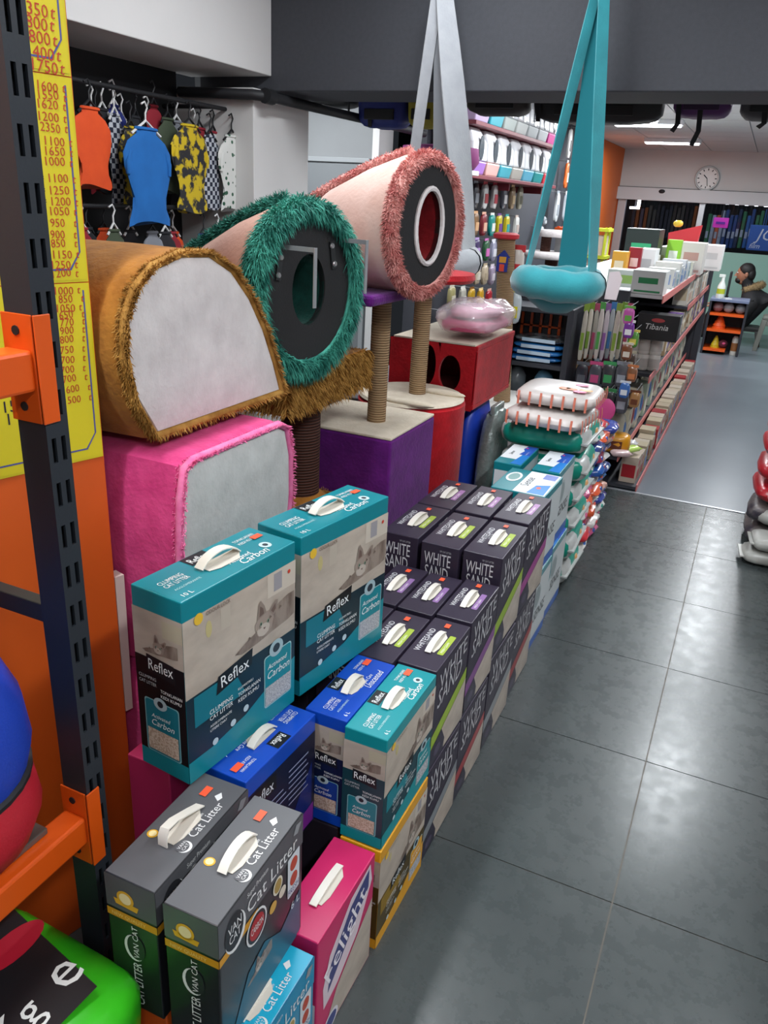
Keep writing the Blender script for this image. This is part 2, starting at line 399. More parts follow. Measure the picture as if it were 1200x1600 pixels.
def cat_art(p, u0, v0, s, l=1):
    """a resting grey-brown cat: round head with two ears, long furry back"""
    def q(pts): return [(u0+a*s, v0+b*s) for a, b in pts]
    def blobp(cx, cy, rx, ry, n=18, k=.06): return [(cx+rx*(1+k*math.sin(5*t))*math.cos(t), cy+ry*(1+k*math.sin(7*t))*math.sin(t)) for t in [2*PI*i/n for i in range(n)]]
    p.poly(q([(-.9, -.1), (-.6, .02), (-.3, .1), (.1, .3), (.5, .48), (.8, .55), (1.03, .55), (1.03, .0), (.8, -.06), (.3, -.1), (-.2, -.16), (-.7, -.18)]), m_fur, l)
    p.poly(q(blobp(.02, .2, .3, .27)), '9a8b80', l+1); p.poly(q(blobp(-.02, .08, .2, .14)), 'b9aea3', l+2)
    p.poly(q([(-.22, .36), (-.16, .72), (-.1, .78), (.02, .62), (.08, .44)]), '8c7d73', l+2); p.poly(q([(-.15, .42), (-.12, .66), (-.03, .58), (0, .45)]), '6b5850', l+3)
    p.poly(q([(.16, .44), (.38, .6), (.46, .58), (.42, .36), (.3, .26)]), '8c7d73', l+2); p.poly(q([(.22, .42), (.37, .53), (.38, .4), (.3, .33)]), '6b5850', l+3)
    p.disc(u0-.1*s, v0+.24*s, .04*s, .045*s, '7f9c86', l+3, 10); p.disc(u0-.1*s, v0+.24*s, .018*s, .035*s, '1f1d1a', l+4, 8); p.disc(u0+.13*s, v0+.22*s, .04*s, .045*s, '7f9c86', l+3, 10); p.disc(u0+.13*s, v0+.22*s, .018*s, .035*s, '1f1d1a', l+4, 8)
    p.poly(q([(-.03, .12), (.05, .12), (.01, .07)]), '6a4a46', l+3)
    for k in range(4): p.poly(q([(-.5+.33*k, .03+.1*k), (-.47+.33*k, .12+.1*k), (-.4+.33*k, .06+.1*k)]), '6b5c53', l+2)
def reflex_box(W, L, H, main, dark, mid, big=True, variant='Activated'):
    t = carton(W, L, H, main); f, e, p = faces(W, L, H)
    black = '0d1015'; wht = 'e8ecec'
    # front
    f.rect(0, L, .48*H, .895*H, m_photo, 0); f.rect(.72*L, L, .76*H, .895*H, 'c6bcae', 1); f.rect(.78*L, .86*L, .78*H, .88*H, '98959a', 2); f.rect(.3*L, .38*L, .74*H, .86*H, 'b5ab9d', 1)
    f.disc(.2*L, .79*H, .025*L, .045*H, 'b9ad7a', 1)
    cat_art(f, .68*L, .58*H, .3*L, 2)
    f.rect(.0, L, .02*H, .48*H, dark, 1)
    f.poly([(.06*L, .3*H), (.06*L, .47*H), (.4*L, .47*H), (.5*L, .3*H)], mid, 2)
    f.poly([(0, 0), (L, 0), (L, .3*H), (.75*L, .24*H), (.5*L, .16*H), (.2*L, .12*H), (0, .12*H)], main, 2)
    f.rrect(.68*L, .96*L, .1*H, .42*H, .02*L, '9fc4c8', 3); f.rrect(.687*L, .953*L, .106*H, .414*H, .02*L, main, 4)
    f.rect(.69*L, .95*L, .11*H, .23*H, m_gravg, 5)
    f.disc(.8*L, .44*H, .07*L, .05*H, '9db6bd', 5); f.disc(.8*L, .44*H, .035*L, .026*H, '24303a', 6)
    f.text('Activated', .71*L, .335*H, .03*H, wht, 6, .2*L, shear=.25); f.text('Carbon', .71*L, .275*H, .045*H, wht, 6, .23*L, shear=.25)
    f.poly([(.24*L, .4*H), (.56*L, .44*H), (.57*L, .535*H), (.26*L, .5*H)], black, 4); f.text('Reflex', .285*L, .425*H, .065*H, wht, 5, .25*L, rot=.07)
    f.text('CLUMPING', .18*L, .315*H, .026*H, wht, 4, .2*L); f.text('CAT LITTER', .18*L, .28*H, .026*H, wht, 4, .2*L); f.text('AGGLOMERANTE', .18*L, .24*H, .014*H, wht, 4, .2*L); f.text('LITIERE CHAT', .18*L, .215*H, .014*H, wht, 4, .2*L)
    f.text('KLUMPSTREU', .43*L, .34*H, .014*H, wht, 4, .2*L); f.text('TOPAKLANAN', .43*L, .3*H, .022*H, wht, 4, .21*L); f.text('KEDI KUMU', .43*L, .265*H, .022*H, wht, 4, .21*L)
    for a, b2 in ((.22, .14), (.38, .17), (.5, .2)): f.disc(a*L, b2*H, .025*L, .02*H, 'b8ccd2', 4, 12)
    f.disc(.12*L, .875*H, .035*L, .03*H, 'e0b637', 4); f.text('ODOUR LOCK', .18*L, .87*H, .02*H, '6e5d50', 4, .2*L); f.disc(.93*L, .85*H, .014*L, .012*H, 'c4402f', 4, 10)
    f.build('front_print', t)
    # end
    e.rect(0, W, .64*H, .895*H, m_photo, 0); e.rect(.6*W, W, .78*H, .87*H, 'b5ad96', 1); cat_art(e, .5*W, .69*H, .38*W, 1)
    e.rect(0, W, .1*H, .64*H, black if big else dark, 1); e.rect(0, W, 0, .1*H, main, 1)
    e.poly([(.24*W, .565*H), (.82*W, .545*H), (.8*W, .645*H), (.24*W, .66*H)], '181b20', 2); e.text('Reflex', .28*W, .58*H, .06*H, wht, 3, .5*W)
    e.text('CLUMPING', .06*W, .52*H, .018*H, 'b9c0c2', 3, .36*W); e.text('CAT LITTER', .06*W, .49*H, .018*H, 'b9c0c2', 3, .36*W); e.text('TOPAKLANAN', .5*W, .47*H, .018*H, wht, 3, .44*W); e.text('KEDI KUMU', .5*W, .44*H, .018*H, wht, 3, .44*W)
    e.rrect(.14*W, .86*W, .1*H, .41*H, .05*W, '7fb1b8', 2); e.rrect(.16*W, .84*W, .105*H, .405*H, .05*W, mid if mid != main else main, 3)
    e.disc(.48*W, .4*H, .14*W, .035*H, 'a9bfc5', 4); e.disc(.48*W, .4*H, .06*W, .018*H, '202a33', 5)
    e.text('Activated', .28*W, .31*H, .022*H, wht, 5, .44*W, shear=.25); e.text('Carbon', .28*W, .265*H, .035*H, wht, 5, .48*W, shear=.25); e.rect(.18*W, .82*W, .115*H, .24*H, m_grav, 4)
    e.build('end_print', t)
    # top
    p.poly([(.36*L, .68*W), (.55*L, .68*W), (.55*L, .97*W), (.36*L, .97*W)], black, 1); p.text('Reflex', .38*L, .74*W, .15*W, wht, 2, .15*L)
    if variant == 'Activated':
        p.text('Activated', .5*L, .26*W, .11*W, wht, 2, .2*L, shear=.25); p.text('Carbon', .56*L, .1*W, .17*W, wht, 2, .24*L, shear=.25); p.disc(.84*L, .3*W, .04*L, .11*W, 'b9d2d6', 2); p.disc(.84*L, .3*W, .018*L, .05*W, '22303a', 3)
    else: p.text('Sensitive Care', .5*L, .27*W, .1*W, wht, 2, .24*L, shear=.25); p.text('Unscented', .54*L, .1*W, .17*W, wht, 2, .3*L, shear=.25)
    p.text('CLUMPING', .07*L, .58*W, .1*W, wht, 2, .18*L); p.text('CAT LITTER', .07*L, .45*W, .1*W, wht, 2, .18*L); p.text('AGGLOMERANTE', .08*L, .3*W, .05*W, 'b9dde0', 2, .2*L)
    p.text('10 L' if big else '6 L', .06*L, .08*W, .09*W, wht, 2); p.text('TOPAKLANAN', .74*L, .72*W, .07*W, wht, 2, .18*L); p.text('KEDI KUMU', .74*L, .6*W, .07*W, wht, 2, .16*L); sticker(p, .9*L, .62*W)
    p.build('top_print', t)
    handle(t, H, .0, 0, .33*L, .17*W, .021 if big else .015)
    return t
def white_sand_box(W, L, H, accent, accent2):
    t = carton(W, L, H, '2f2838', .42); f, e, p = faces(W, L, H); s = 'b9b9bd'
    f.rect(0, L, .0, .42*H, '2a2835', 0); f.poly([(0, .34*H), (L, .58*H), (L, .46*H), (0, .2*H)], accent, 1); f.poly([(.1*L, .02*H), (.1*L, .22*H), (L, .46*H), (L, .02*H)], m_photo, 2)
    f.poly([(0, .02*H), (0, .2*H), (.3*L, .28*H), (.42*L, .12*H), (.4*L, .02*H)], '2b2638', 3); f.disc(.2*L, .12*H, .1*L, .05*H, '4a4258', 4)
    f.text('WHITE', .12*L, .76*H, .16*H, s, 2, .8*L, rot=.06); f.text('SAND', .1*L, .58*H, .18*H, s, 2, .7*L, rot=.06, shear=.2); f.text('VIP', .62*L, .93*H, .03*H, s, 2)
    f.build('front_print', t)
    e.text('WHITE', .1*W, .8*H, .12*H, 'cfcfd2', 2, .7*W); e.text('SAND', .14*W, .66*H, .13*H, 'cfcfd2', 2, .62*W); e.text('VIP CAT LITTER', .5*W, .935*H, .018*H, s, 2, .3*W); e.rect(0, W, .28*H, .36*H, accent, 1); e.rect(.1*W, .9*W, .03*H, .26*H, m_photo, 1)
    e.build('end_print', t)
    p.text('WHITESAND', .27*L, .72*W, .15*W, 'dcdde0', 2, .48*L); p.text('CAT LITTER', .42*L, .65*W, .05*W, 'b4b4ba', 2, .2*L); p.rrect(.3*L, .7*L, .13*W, .29*W, .03*W, accent2, 2); p.text('FRESH CLEAN', .34*L, .18*W, .06*W, 'f2f2ea', 3, .3*L)
    sticker(p, .87*L, .52*W, .02, .014)
    p.build('top_print', t); handle(t, H, 0, 0, .46*L, .15*W, .011)
    return t
def van_box(W, L, H, top, body, band, badge=True):
    t = carton(W, L, H, body); f, e, p = faces(W, L, H); wht = 'dfe0e0'
    p.rect(.002, L-.002, .002, W-.002, top, 0); p.text('Cat Litter', .46*L, .14*W, .17*W, wht, 2, .33*L); p.text('Super Premium', .5*L, .33*W, .06*W, wht, 2, .16*L); p.poly([(.8*L, .3*W), (.83*L, .42*W), (.88*L, .36*W), (.84*L, .27*W)], wht, 2)
    p.disc(.37*L, .17*W, .05*L, .13*W, wht, 2); p.disc(.365*L, .2*W, .045*L, .115*W, top, 3); p.text('VAN', .335*L, .2*W, .06*W, wht, 4, .07*L); p.text('CAT', .34*L, .12*W, .06*W, wht, 4, .06*L)
    if badge: p.disc(.37*L, .82*W, .035*L, .1*W, 'd9a62a', 2); p.disc(.37*L, .82*W, .025*L, .07*W, 'ead9a0', 3)
    sticker(p, .84*L, .62*W, .025, .014); p.build('top_print', t)
    f.rect(0, L, .76*H, H, top if band else body, 0)
    if band: f.rect(0, .42*L, .69*H, .745*H, 'c98f1c', 1)
    f.disc(.17*L, .8*H, .11*L, .13*H, wht, 2); f.disc(.155*L, .825*H, .1*L, .125*H, '26272b' if band else body, 3); f.text('VAN', .09*L, .83*H, .06*H, wht, 4, .14*L); f.text('CAT', .1*L, .76*H, .06*H, wht, 4, .12*L)
    f.text('Cat Litter', .3*L, .8*H, .1*H, wht, 3, .62*L); f.text('Super Premium', .3*L, .925*H, .035*H, wht, 3, .24*L); f.poly([(.86*L, .92*H), (.9*L, .98*H), (.97*L, .96*H), (.92*L, .9*H)], '8f9296', 3)
    f.disc(.4*L, .62*H, .12*L, .12*H, wht, 3); f.disc(.4*L, .62*H, .105*L, .105*H, '2b2c30', 4); f.disc(.4*L, .62*H, .085*L, .085*H, 'a82428', 5); f.text('CARBON', .33*L, .6*H, .05*H, wht, 6, .14*L)
    f.disc(.66*L, .7*H, .06*L, .065*H, 'd8d2c0', 3); f.disc(.66*L, .7*H, .045*L, .05*H, 'a58b4a', 4); f.disc(.6*L, .58*H, .045*L, .04*H, 'c9a14a', 3); f.disc(.72*L, .6*H, .045*L, .04*H, 'd6cdbb', 3)
    f.rrect(.79*L, .95*L, .46*H, .78*H, .015*L, 'cfd6db', 3); f.disc(.87*L, .7*H, .05*L, .05*H, 'b5452f', 4); f.disc(.87*L, .58*H, .05*L, .05*H, 'b5452f', 4); f.text('FRESH', .8*L, .475*H, .05*H, '3b4a7d', 4, .14*L)
    f.poly([(.1*L, .02*H), (.3*L, .34*H), (.5*L, .4*H), (.7*L, .28*H), (.97*L, .4*H), (.97*L, .02*H)], '2c5d72' if band else '157fa6', 2); cat_art(f, .42*L, .26*H, .16*L, 3); f.text('6 L', .84*L, .33*H, .06*H, 'cfe6ee', 4)
    f.build('front_print', t)
    e.rect(0, W, .76*H, H, top if band else body, 0)
    if band: e.rect(0, W, .69*H, .745*H, 'c98f1c', 1); e.text('NEW QUALITY', .1*W, .705*H, .025*H, 'e9cf7f', 2, .7*W)
    e.disc(.4*W, .86*H, .17*W, .055*H, 'd9a62a', 2); e.disc(.4*W, .86*H, .12*W, .04*H, 'ecdca6', 3); e.poly([(.2*W, .8*H), (.62*W, .79*H), (.66*W, .83*H), (.16*W, .84*H)], 'd9a62a', 2)
    e.disc(.5*W, .5*H, .2*W, .1*H, wht, 2); e.disc(.54*W, .51*H, .18*W, .095*H, '26272b' if band else body, 3); e.text('VAN CAT', .6*W, .43*H, .04*H, wht, 4, rot=PI/2); e.text('CAT LITTER', .62*W, .05*H, .06*H, wht, 2, .34*H, rot=PI/2)
    e.build('end_print', t)
    handle(t, H, -.0, 0, .36*L, .17*W, .02)
    return t
def pink_box(W, L, H):
    t = carton(W, L, H, 'c22560', .36); f, e, p = faces(W, L, H)
    f.poly([(.12*L, .3*H), (.1*L, .5*H), (.2*L, .72*H), (.55*L, .93*H), (.9*L, .97*H), (.95*L, .8*H), (.7*L, .5*H), (.35*L, .34*H)], 'd9c9d2', 1); f.poly([(.18*L, .4*H), (.22*L, .62*H), (.55*L, .86*H), (.88*L, .94*H), (.88*L, .78*H), (.5*L, .58*H)], '3a3f78', 2); f.text('Felight', .2*L, .47*H, .17*H, 'f0eaf0', 3, .74*L, rot=.5)
    f.poly([(.1*L, .02*H), (.35*L, .3*H), (.98*L, .6*H), (.98*L, .02*H)], m_photo, 1); f.disc(.25*L, .07*H, .13*L, .08*H, 'e3dfe6', 2); f.disc(.25*L, .07*H, .1*L, .06*H, '3a4480', 3); f.build('front_print', t)
    e.rect(.8*W, .97*W, .22*H, .45*H, 'ddd6dc', 1); e.text('Felight', .15*W, .7*H, .1*H, 'f0eaf0', 2, .6*W); e.build('end_print', t)
    handle(t, H, 0, .0, .46*L, .16*W, .006, flap=1)
    return t
def sense_box(W, L, H, big=False):
    t = carton(W, L, H, '12828c', .35); f, e, p = faces(W, L, H)
    p.rect(.25*L, .98*L, .03*W, .97*W, 'e9edf0', 1) if not big else p.rect(.02*L, .98*L, .02*W, .6*W, 'e9edf0', 1)
    if not big:
        p.poly([(.5*L, .03*W), (.98*L, .03*W), (.98*L, .4*W), (.8*L, .46*W), (.7*L, .36*W), (.5*L, .44*W)], '2f57b8', 2); p.poly([(.02*L, .03*W), (.5*L, .03*W), (.5*L, .3*W), (.02*L, .44*W)], '2a7fd0', 2)
        p.disc(.86*L, .36*W, .03*L, .05*W, 'd8409a', 4); p.text('Sense', .45*L, .66*W, .14*W, '1c2a33', 3, .3*L); p.text('Double Care', .5*L, .16*W, .06*W, 'dfe6f5', 4, .3*L)
    else:
        p.disc(.6*L, .8*W, .22*L, .14*W, 'e9edf0', 2); p.disc(.6*L, .8*W, .16*L, .1*W, '7fa6a4', 3); p.text('Sense', .3*L, .42*W, .16*W, '1c2a33', 3, .5*L); p.poly([(.04*L, .04*W), (.5*L, .06*W), (.4*L, .3*W), (.04*L, .36*W)], '2a7fd0', 2); p.rect(.72*L, .95*L, .06*W, .3*W, '8795cf', 2); p.disc(.3*L, .22*W, .05*L, .04*W, 'd85a3a', 4)
    p.build('top_print', t)
    f.rect(0, L, .12*H, .92*H, 'c9d0d2', 0); f.disc(.3*L, .68*H, .2*L, .16*H, 'aeb9bb', 1); f.disc(.3*L, .68*H, .16*L, .13*H, '8d9a9c', 2); f.text('SENSE', .2*L, .36*H, .14*H, '2b3338', 2, .66*L, shear=.2); f.rect(0, L, .0, .12*H, '2a5fb5', 1); f.poly([(0, .5*H), (.12*L, .6*H), (.12*L, .95*H), (0, .95*H)], '12828c', 2)
    f.build('front_print', t); e.rect(.05*W, .95*W, .3*H, .9*H, 'd9dfe2', 1); e.text('Sense', .15*W, .5*H, .12*H, '1c2a33', 2, .6*W); e.build('end_print', t)
    return t
def put(t, x1, y0, z, W, L, label, cat='carton', group=None, rot=0):
    """x1: right face, y0: near end"""
    t.location = (x1-W/2, y0+L/2, z); t.rotation_euler = (0, 0, rot); tag(t, label, cat, group); return t
def put_copy(src, x1, y0, z, W, L, label, group=None, rot=0):
    c = copy_tree(src, (0, 0, 0)); return put(c, x1, y0, z, W, L, label, 'carton', group, rot)
W, L, H = .1, .24, .286
G_WS = 'dark purple litter cartons'
# teal 10 litre boxes, near and far
r1 = reflex_box(.118, .314, .375, '0a7f8c', '0b2733', '0d6f80'); a1 = -math.atan2(.032, .312)
def put_corner(t, W, L, cx, cy, z, rot, label, cat='carton', group=None):
    """(cx, cy): near right bottom corner"""
    off = Matrix.Rotation(rot, 3, 'Z') @ Vector((W/2, -L/2, 0)); t.location = (cx-off.x, cy-off.y, z); t.rotation_euler = (0, 0, rot); return tag(t, label, cat, group)
put_corner(r1, .118, .314, -.761, .915, .584, a1, 'tall teal cat litter carton with white handle, beside the grey cartons')
r2 = copy_tree(r1, (0, 0, 0)); put_corner(r2, .118, .314, -.727, 1.247, .584, -math.atan2(.05, .31), 'tall teal cat litter carton standing next to the dark purple cartons')
bl = reflex_box(.1, .245, .285, '0b46b4', '0d1a3c', '123a8a', False, 'Unscented')
put(bl, -.597, 1.222, .295, .1, .245, 'glossy blue cat litter carton directly beside the small teal one')
bl2 = copy_tree(bl, (0, 0, 0)); put(bl2, -.672, .972, .295, .1, .245, 'glossy blue cat litter carton with orange sticker behind the grey cartons', rot=PI-.04)
bp_ = Print((-.05, .1225, 0), (0, -1, 0), (0, 0, 1), (-1, 0, 0)); l_, h_ = .245, .285
bp_.rect(.002, l_-.002, .0, .86*h_, '0c1330', 0); bp_.poly([(.05*l_, .1*h_), (.5*l_, .12*h_), (.95*l_, .6*h_), (.95*l_, .1*h_)], '10236a', 1); bp_.poly([(.45*l_, .02*h_), (.98*l_, .02*h_), (.98*l_, .2*h_), (.6*l_, .14*h_)], '7a2a90', 2)
bp_.rect(.06*l_, .4*l_, .7*h_, .84*h_, '0a0c12', 2); bp_.text('Reflex', .08*l_, .72*h_, .09*h_, 'd8dce4', 3, .28*l_)
for k in range(9): bp_.rect(.08*l_, (.5+.04*(k % 3))*l_, (.62-.05*k)*h_, (.632-.05*k)*h_, '8a94b4', 3)
for k in range(7): bp_.rect(.58*l_, (.88-.03*(k % 2))*l_, (.72-.05*k)*h_, (.732-.05*k)*h_, '8a94b4', 3)
bp_.build('back_print', bl2)
te = reflex_box(.098, .272, .286, '0a8a92', '0b3a44', '0d7a86', False)
put(te, -.497, 1.208, .293, .098, .272, 'small teal cat litter carton stacked on a yellow-edged carton')
LOW = True
ye = reflex_box(.1, .272, .288, 'dd9f1b', '4a3c12', '8a6d14', False)
put(ye, -.494, 1.205, 0, .1, .272, 'yellow-edged cat litter carton on the floor under the small teal one')
LOW = False
va = van_box(.1, .262, .285, '55565a', '1d1e22', True)
put(va, -.542, .692, .295, .1, .262, 'grey and black cat litter carton with gold band, standing on the cyan carton', rot=.03)
vb = copy_tree(va, (0, 0, 0)); put(vb, -.662, .705, .295, .1, .245, 'grey cat litter carton with a torn-up handle beside the black rack post', rot=.02)
LOW = True
for ch in list(vb.children):
    if ch.name.startswith('handle') and 'flap' not in ch.name: bpy.data.objects.remove(ch)
hb = MB(); hb.ribbon([(.0, .055, .288), (.0, .03, .298), (.002, -.02, .318), (.004, -.045, .322), (.004, -.052, .31), (.002, -.05, .288)], (1, 0, .12), .018, .0022, m_handle); hb.build('torn_handle', vb, True)
cy = van_box(.1, .245, .29, '18a5c8', '0f87b0', False, False)
put(cy, -.498, .678, 0, .1, .245, 'bright cyan cat litter carton under the grey one')
LOW = False
pk = pink_box(.1, .248, .305); put(pk, -.498, .936, 0, .1, .248, 'pink cat litter carton standing on the floor')
# dark purple cartons
wg = white_sand_box(W, L, H, '8fae2a', '9bb13a'); wp = white_sand_box(W, L, H, '7d4a86', '8d6aa0')
LOW = True
wr = white_sand_box(W, L, H, '9c3a3c', 'a05a58'); ws_ = white_sand_box(W, L, H, '7f858a', '9aa0a4')
LG = 'dark purple litter carton with green top label'; LP = 'dark purple litter carton with lilac top label'
Z2 = .294
put(wg, -.5, 1.488, Z2, W, L, LG + ', at the aisle edge of the low block', group=G_WS)
put_copy(wg, -.606, 1.47, Z2, W, L, LG + ', middle column of the low block', G_WS); WGC = put_copy(wg, -.712, 1.475, Z2, W, L, LG + ', inner column of the low block', G_WS)
put(wp, -.5, 1.742, Z2+.005, W, L-.01, LP + ', at the aisle edge of the low block', group=G_WS)
put_copy(wp, -.607, 1.73, Z2+.003, W, L-.01, LP + ', middle column of the low block', G_WS); put_copy(wp, -.713, 1.73, Z2+.004, W, L-.01, LP + ', inner column of the low block', G_WS)
LOW = False
W3, L3, H3 = .118, .27, .326
wgb = white_sand_box(W3, L3, H3, '8fae2a', '9bb13a'); wpb = white_sand_box(W3, L3, H3, '9a3f86', '9a6aa0')
Z3 = .337
for ch in list(WGC.children):
    if ch.name.startswith('handle'): bpy.data.objects.remove(ch)
put(wgb, -.505, 1.995, Z3, W3, L3, LG + ', at the aisle edge of the higher block', group=G_WS)
put_copy(wgb, -.632, 1.985, Z3+.002, W3, L3, LG + ', middle column of the higher block', G_WS); put_copy(wgb, -.765, 1.995, Z3+.002, W3, L3, LG + ', inner column of the higher block', G_WS)
put(wpb, -.507, 2.295, Z3-.002, W3, L3, LP + ', at the aisle edge of the higher block', group=G_WS, rot=-.03)
put_copy(wpb, -.638, 2.285, Z3-.001, W3, L3, LP + ', middle column of the higher block', G_WS); put_copy(wpb, -.768, 2.28, Z3-.001, W3, L3, LP + ', inner column of the higher block', G_WS)
LB = 'dark purple carton on the floor with a {} front stripe'
put(ws_, -.498, 1.482, 0, W, L, LB.format('grey'), group=G_WS); put(wr, -.5, 1.735, 0, W, L-.01, LB.format('red'), group=G_WS)
LOW = True
wsb = white_sand_box(W3, L3, H3, '8b9094', '9aa0a4'); wrb = white_sand_box(W3, L3, H3, '9c3a3c', 'a05a58')
put(wsb, -.503, 1.99, 0, W3, L3, LB.format('grey') + ' under the higher block', group=G_WS); put(wrb, -.512, 2.29, 0, W3, L3, LB.format('red') + ' under the higher block', group=G_WS)
# plain cartons carrying the hidden columns behind the front row
cor = carton(.1, .245, .288, '2b2630'); LH = 'plain dark carton hidden in the bottom layer behind the front row'
k = 0
for x1, ys in ((-.606, (1.47, 1.725)), (-.712, (1.475, 1.73)), (-.606, (1.222,)), (-.71, (.972, 1.225)), (-.815, (.93, 1.2, 1.46))):
    for y0 in ys:
        c = cor if k == 0 else copy_tree(cor, (0, 0, 0)); put(c, x1-.003, y0, 0, .1, .245, LH, 'carton', 'hidden bottom cartons'); k += 1
co = carton(.1, .245, .288, 'd2571a'); put(co, -.665, .71, 0, .1, .245, 'orange carton on the floor under the grey carton with the torn handle')
for x1, y0 in ((-.818, .93), (-.818, 1.2), (-.823, 1.46)):
    c = carton(.1, .245, .286, 'b02a5a') if y0 < 1 else copy_tree(cor, (0, 0, 0)); put(c, x1-.003, y0, .294, .1, .245, 'plain pink carton under the near tall teal carton' if y0 < 1 else 'plain dark carton in the second layer behind the front row', 'carton', None if y0 < 1 else 'hidden second layer cartons')
cb = carton(W3, L3, H3, '2b2630'); k = 0
for x1 in (-.634, -.766):
    for y0 in (1.99, 2.285):
        c = cb if k == 0 else copy_tree(cb, (0, 0, 0)); put(c, x1, y0, 0, W3, L3, 'large plain dark carton hidden under the higher back block', 'carton', 'hidden large cartons'); k += 1
# teal and white boxes
sb = sense_box(.2, .262, .32, True); put(sb, -.535, 2.61, .325, .2, .262, 'wide teal and white litter carton behind the dark purple cartons', rot=-.02)
s1 = sense_box(.11, .28, .32); put(s1, -.552, 2.9, .325, .11, .28, 'white and blue litter carton next to the aisle, behind the wide teal one', group='white and blue litter cartons')
s2 = copy_tree(s1, (0, 0, 0)); put(s2, -.706, 2.9, .328, .11, .28, 'white and blue litter carton away from the aisle, behind the wide teal one', 'carton', 'white and blue litter cartons')
c = copy_tree(sb, (0, 0, 0)); put(c, -.53, 2.605, 0, .2, .262, 'teal and white litter carton on the floor under the wide one')
c = copy_tree(s1, (0, 0, 0)); put(c, -.54, 2.9, 0, .11, .28, 'white and teal litter carton on the floor beside the stacked bags')
c = copy_tree(s1, (0, 0, 0)); put(c, -.7, 2.9, 0, .11, .28, 'white and teal litter carton on the floor, hidden in the second column')
# ================================================================== storage rack on the left, price sheets, pet bed, food sack
m_post = mat('rack_post', '2c3138', .5, .2, bump=.05, bscale=200)
m_beam = mat('rack_orange', 'd8540f', .42, coat=.2)
m_shelf = mat('rack_shelf', '6d6660', .3, .6)
RX, RY = -.85, .78          # front face x, centre y of the visible upright
rk = thing('storage_rack', 'dark steel storage rack with orange beams against the orange board', 'rack', (RX, RY, 0))
b = MB(); w2 = .02
b.box(RX-.052, RX-.004, RY-w2, RY-w2+.003, 0, 2.7, m_post); b.box(RX-.052, RX-.004, RY+w2-.003, RY+w2, 0, 2.7, m_post)
b.box(RX-.051, RX-.03, RY-w2+.004, RY+w2-.004, 0.001, 2.699, m_black)  # black core stands in for the shade of the hollow post behind the slots
for y0, y1 in ((-w2, -.0125), (-.0045, .0045), (.0125, w2)): b.box(RX-.004, RX, RY+y0, RY+y1, 0, 2.7, m_post)
for k in range(41):
    z = .02+k*.066
    for y0, y1 in ((-.0125, -.0045), (.0045, .0125)): b.box(RX-.004, RX, RY+y0, RY+y1, z-.012, z+.018, m_post)
wbuild(b, 'upright', rk)
def slope(px, py): return atp(px, py, Vector((RX, 0, 0)), Vector((1, 0, 0)))
for z0, z1 in ((1.285, 1.432), (.492, .645)):
    br = MB(); br.box(RX-.056, RX-.002, RY-w2-.004, RY-w2-.001, z0, z1, m_beam); br.box(RX+.001, RX+.004, RY-w2-.004, RY+.004, z0, z1, m_beam)
    o = wbuild(br, 'bracket', rk, bevel=.001)
    for zz in (z0+.022, z1-.022):
        h = MB(); h.cyl((RX-.03, RY-w2-.0045, zz), (RX-.03, RY-w2-.006, zz), .0065, .0065, m_black, 10); wbuild(h, 'rivet', o)
    zc = (z0+z1)/2
    bm_ = MB(); bm_.box(RX-.05, RX-.004, -1.4, RY-w2-.004, zc-.028, zc+.028, m_beam); wbuild(bm_, 'beam', rk, bevel=.005)
    rb = MB(); rb.box(RX-.5, RX-.46, -1.2, RY-.32, zc-.028, zc+.028, m_beam); wbuild(rb, 'rear_beam', rk, bevel=.004)
    sp_ = MB()
    sp_.prism([(0, 0), (.43, 0), (.43, 1.9), (0, 1.9)], (RX-.46, -1.2, zc+.03), (1, 0, 0), (0, 1, 0), (0, 0, 1), .012, m_shelf); wbuild(sp_, 'shelf_panel', rk, bevel=.002)
bz = MB(); bz.box(RX-.05, RX-.004, -1.4, RY-w2-.004, .12, .176, m_beam); wbuild(bz, 'beam', rk, bevel=.005)
bz = MB(); bz.box(RX-.46, RX-.03, -1.2, RY-.08, .178, .19, m_shelf); wbuild(bz, 'shelf_panel', rk)
zb = aty(50, 945, RY).z
bz = MB(); bz.box(RX-.42, RX-.05, RY-.012, RY+.012, zb-.016, zb+.016, mat('rack_brace', '33363a', .5, .3)); wbuild(bz, 'cross_brace', rk, bevel=.002)
bz = MB(); bz.box(RX-.46, RX-.42, RY-.02-.1, RY+.02-.1, 0, 2.7, m_post); wbuild(bz, 'rear_upright', rk, bevel=.003)
# yellow handwritten price sheets on the board
m_sheet = mat('yellow_sheet', 'd9c81e', .35, col2='cfc018', scale=6, coat=.3)
m_red = flat('b5341f', .6); m_ink = flat('1e1b2e', .6); m_line = flat('4b4f8f', .6)
BO = ED + BN*.002
def uv(px, py):
    p = atp(px, py, BO, BN); return (p-ED).dot(BD), p.z
v_a = uv(112, 120)[1]; v_b = uv(135, 440)[1]; v_c = uv(160, 713)[1]
rows = ([('1350', 58, 14), ('1800', 57, 34), ('1800', 62, 58), ('1400', 68, 82), ('1750', 74, 103)],
        [('1600', 82, 135), ('1550', 84, 150), ('1620', 83, 164), ('1200', 84, 183), ('2350', 86, 199), ('1100', 93, 221), ('1650', 94, 237), ('1000', 94, 253), ('1100', 99, 279), ('1250', 101, 298), ('1200', 103, 315), ('1050', 101, 330), ('950', 101, 348), ('900', 101, 366), ('850', 102, 380), ('1150', 105, 397), ('1250', 103, 413), ('1200', 104, 427)],
        [('1000', 107, 453), ('850', 113, 466), ('1050', 110, 480), ('650', 114, 491), ('770', 115, 502), ('900', 115, 515), ('800', 115, 529), ('750', 115, 545), ('700', 116, 560), ('700', 116, 576), ('700', 119, 590), ('600', 124, 606), ('500', 126, 622)])
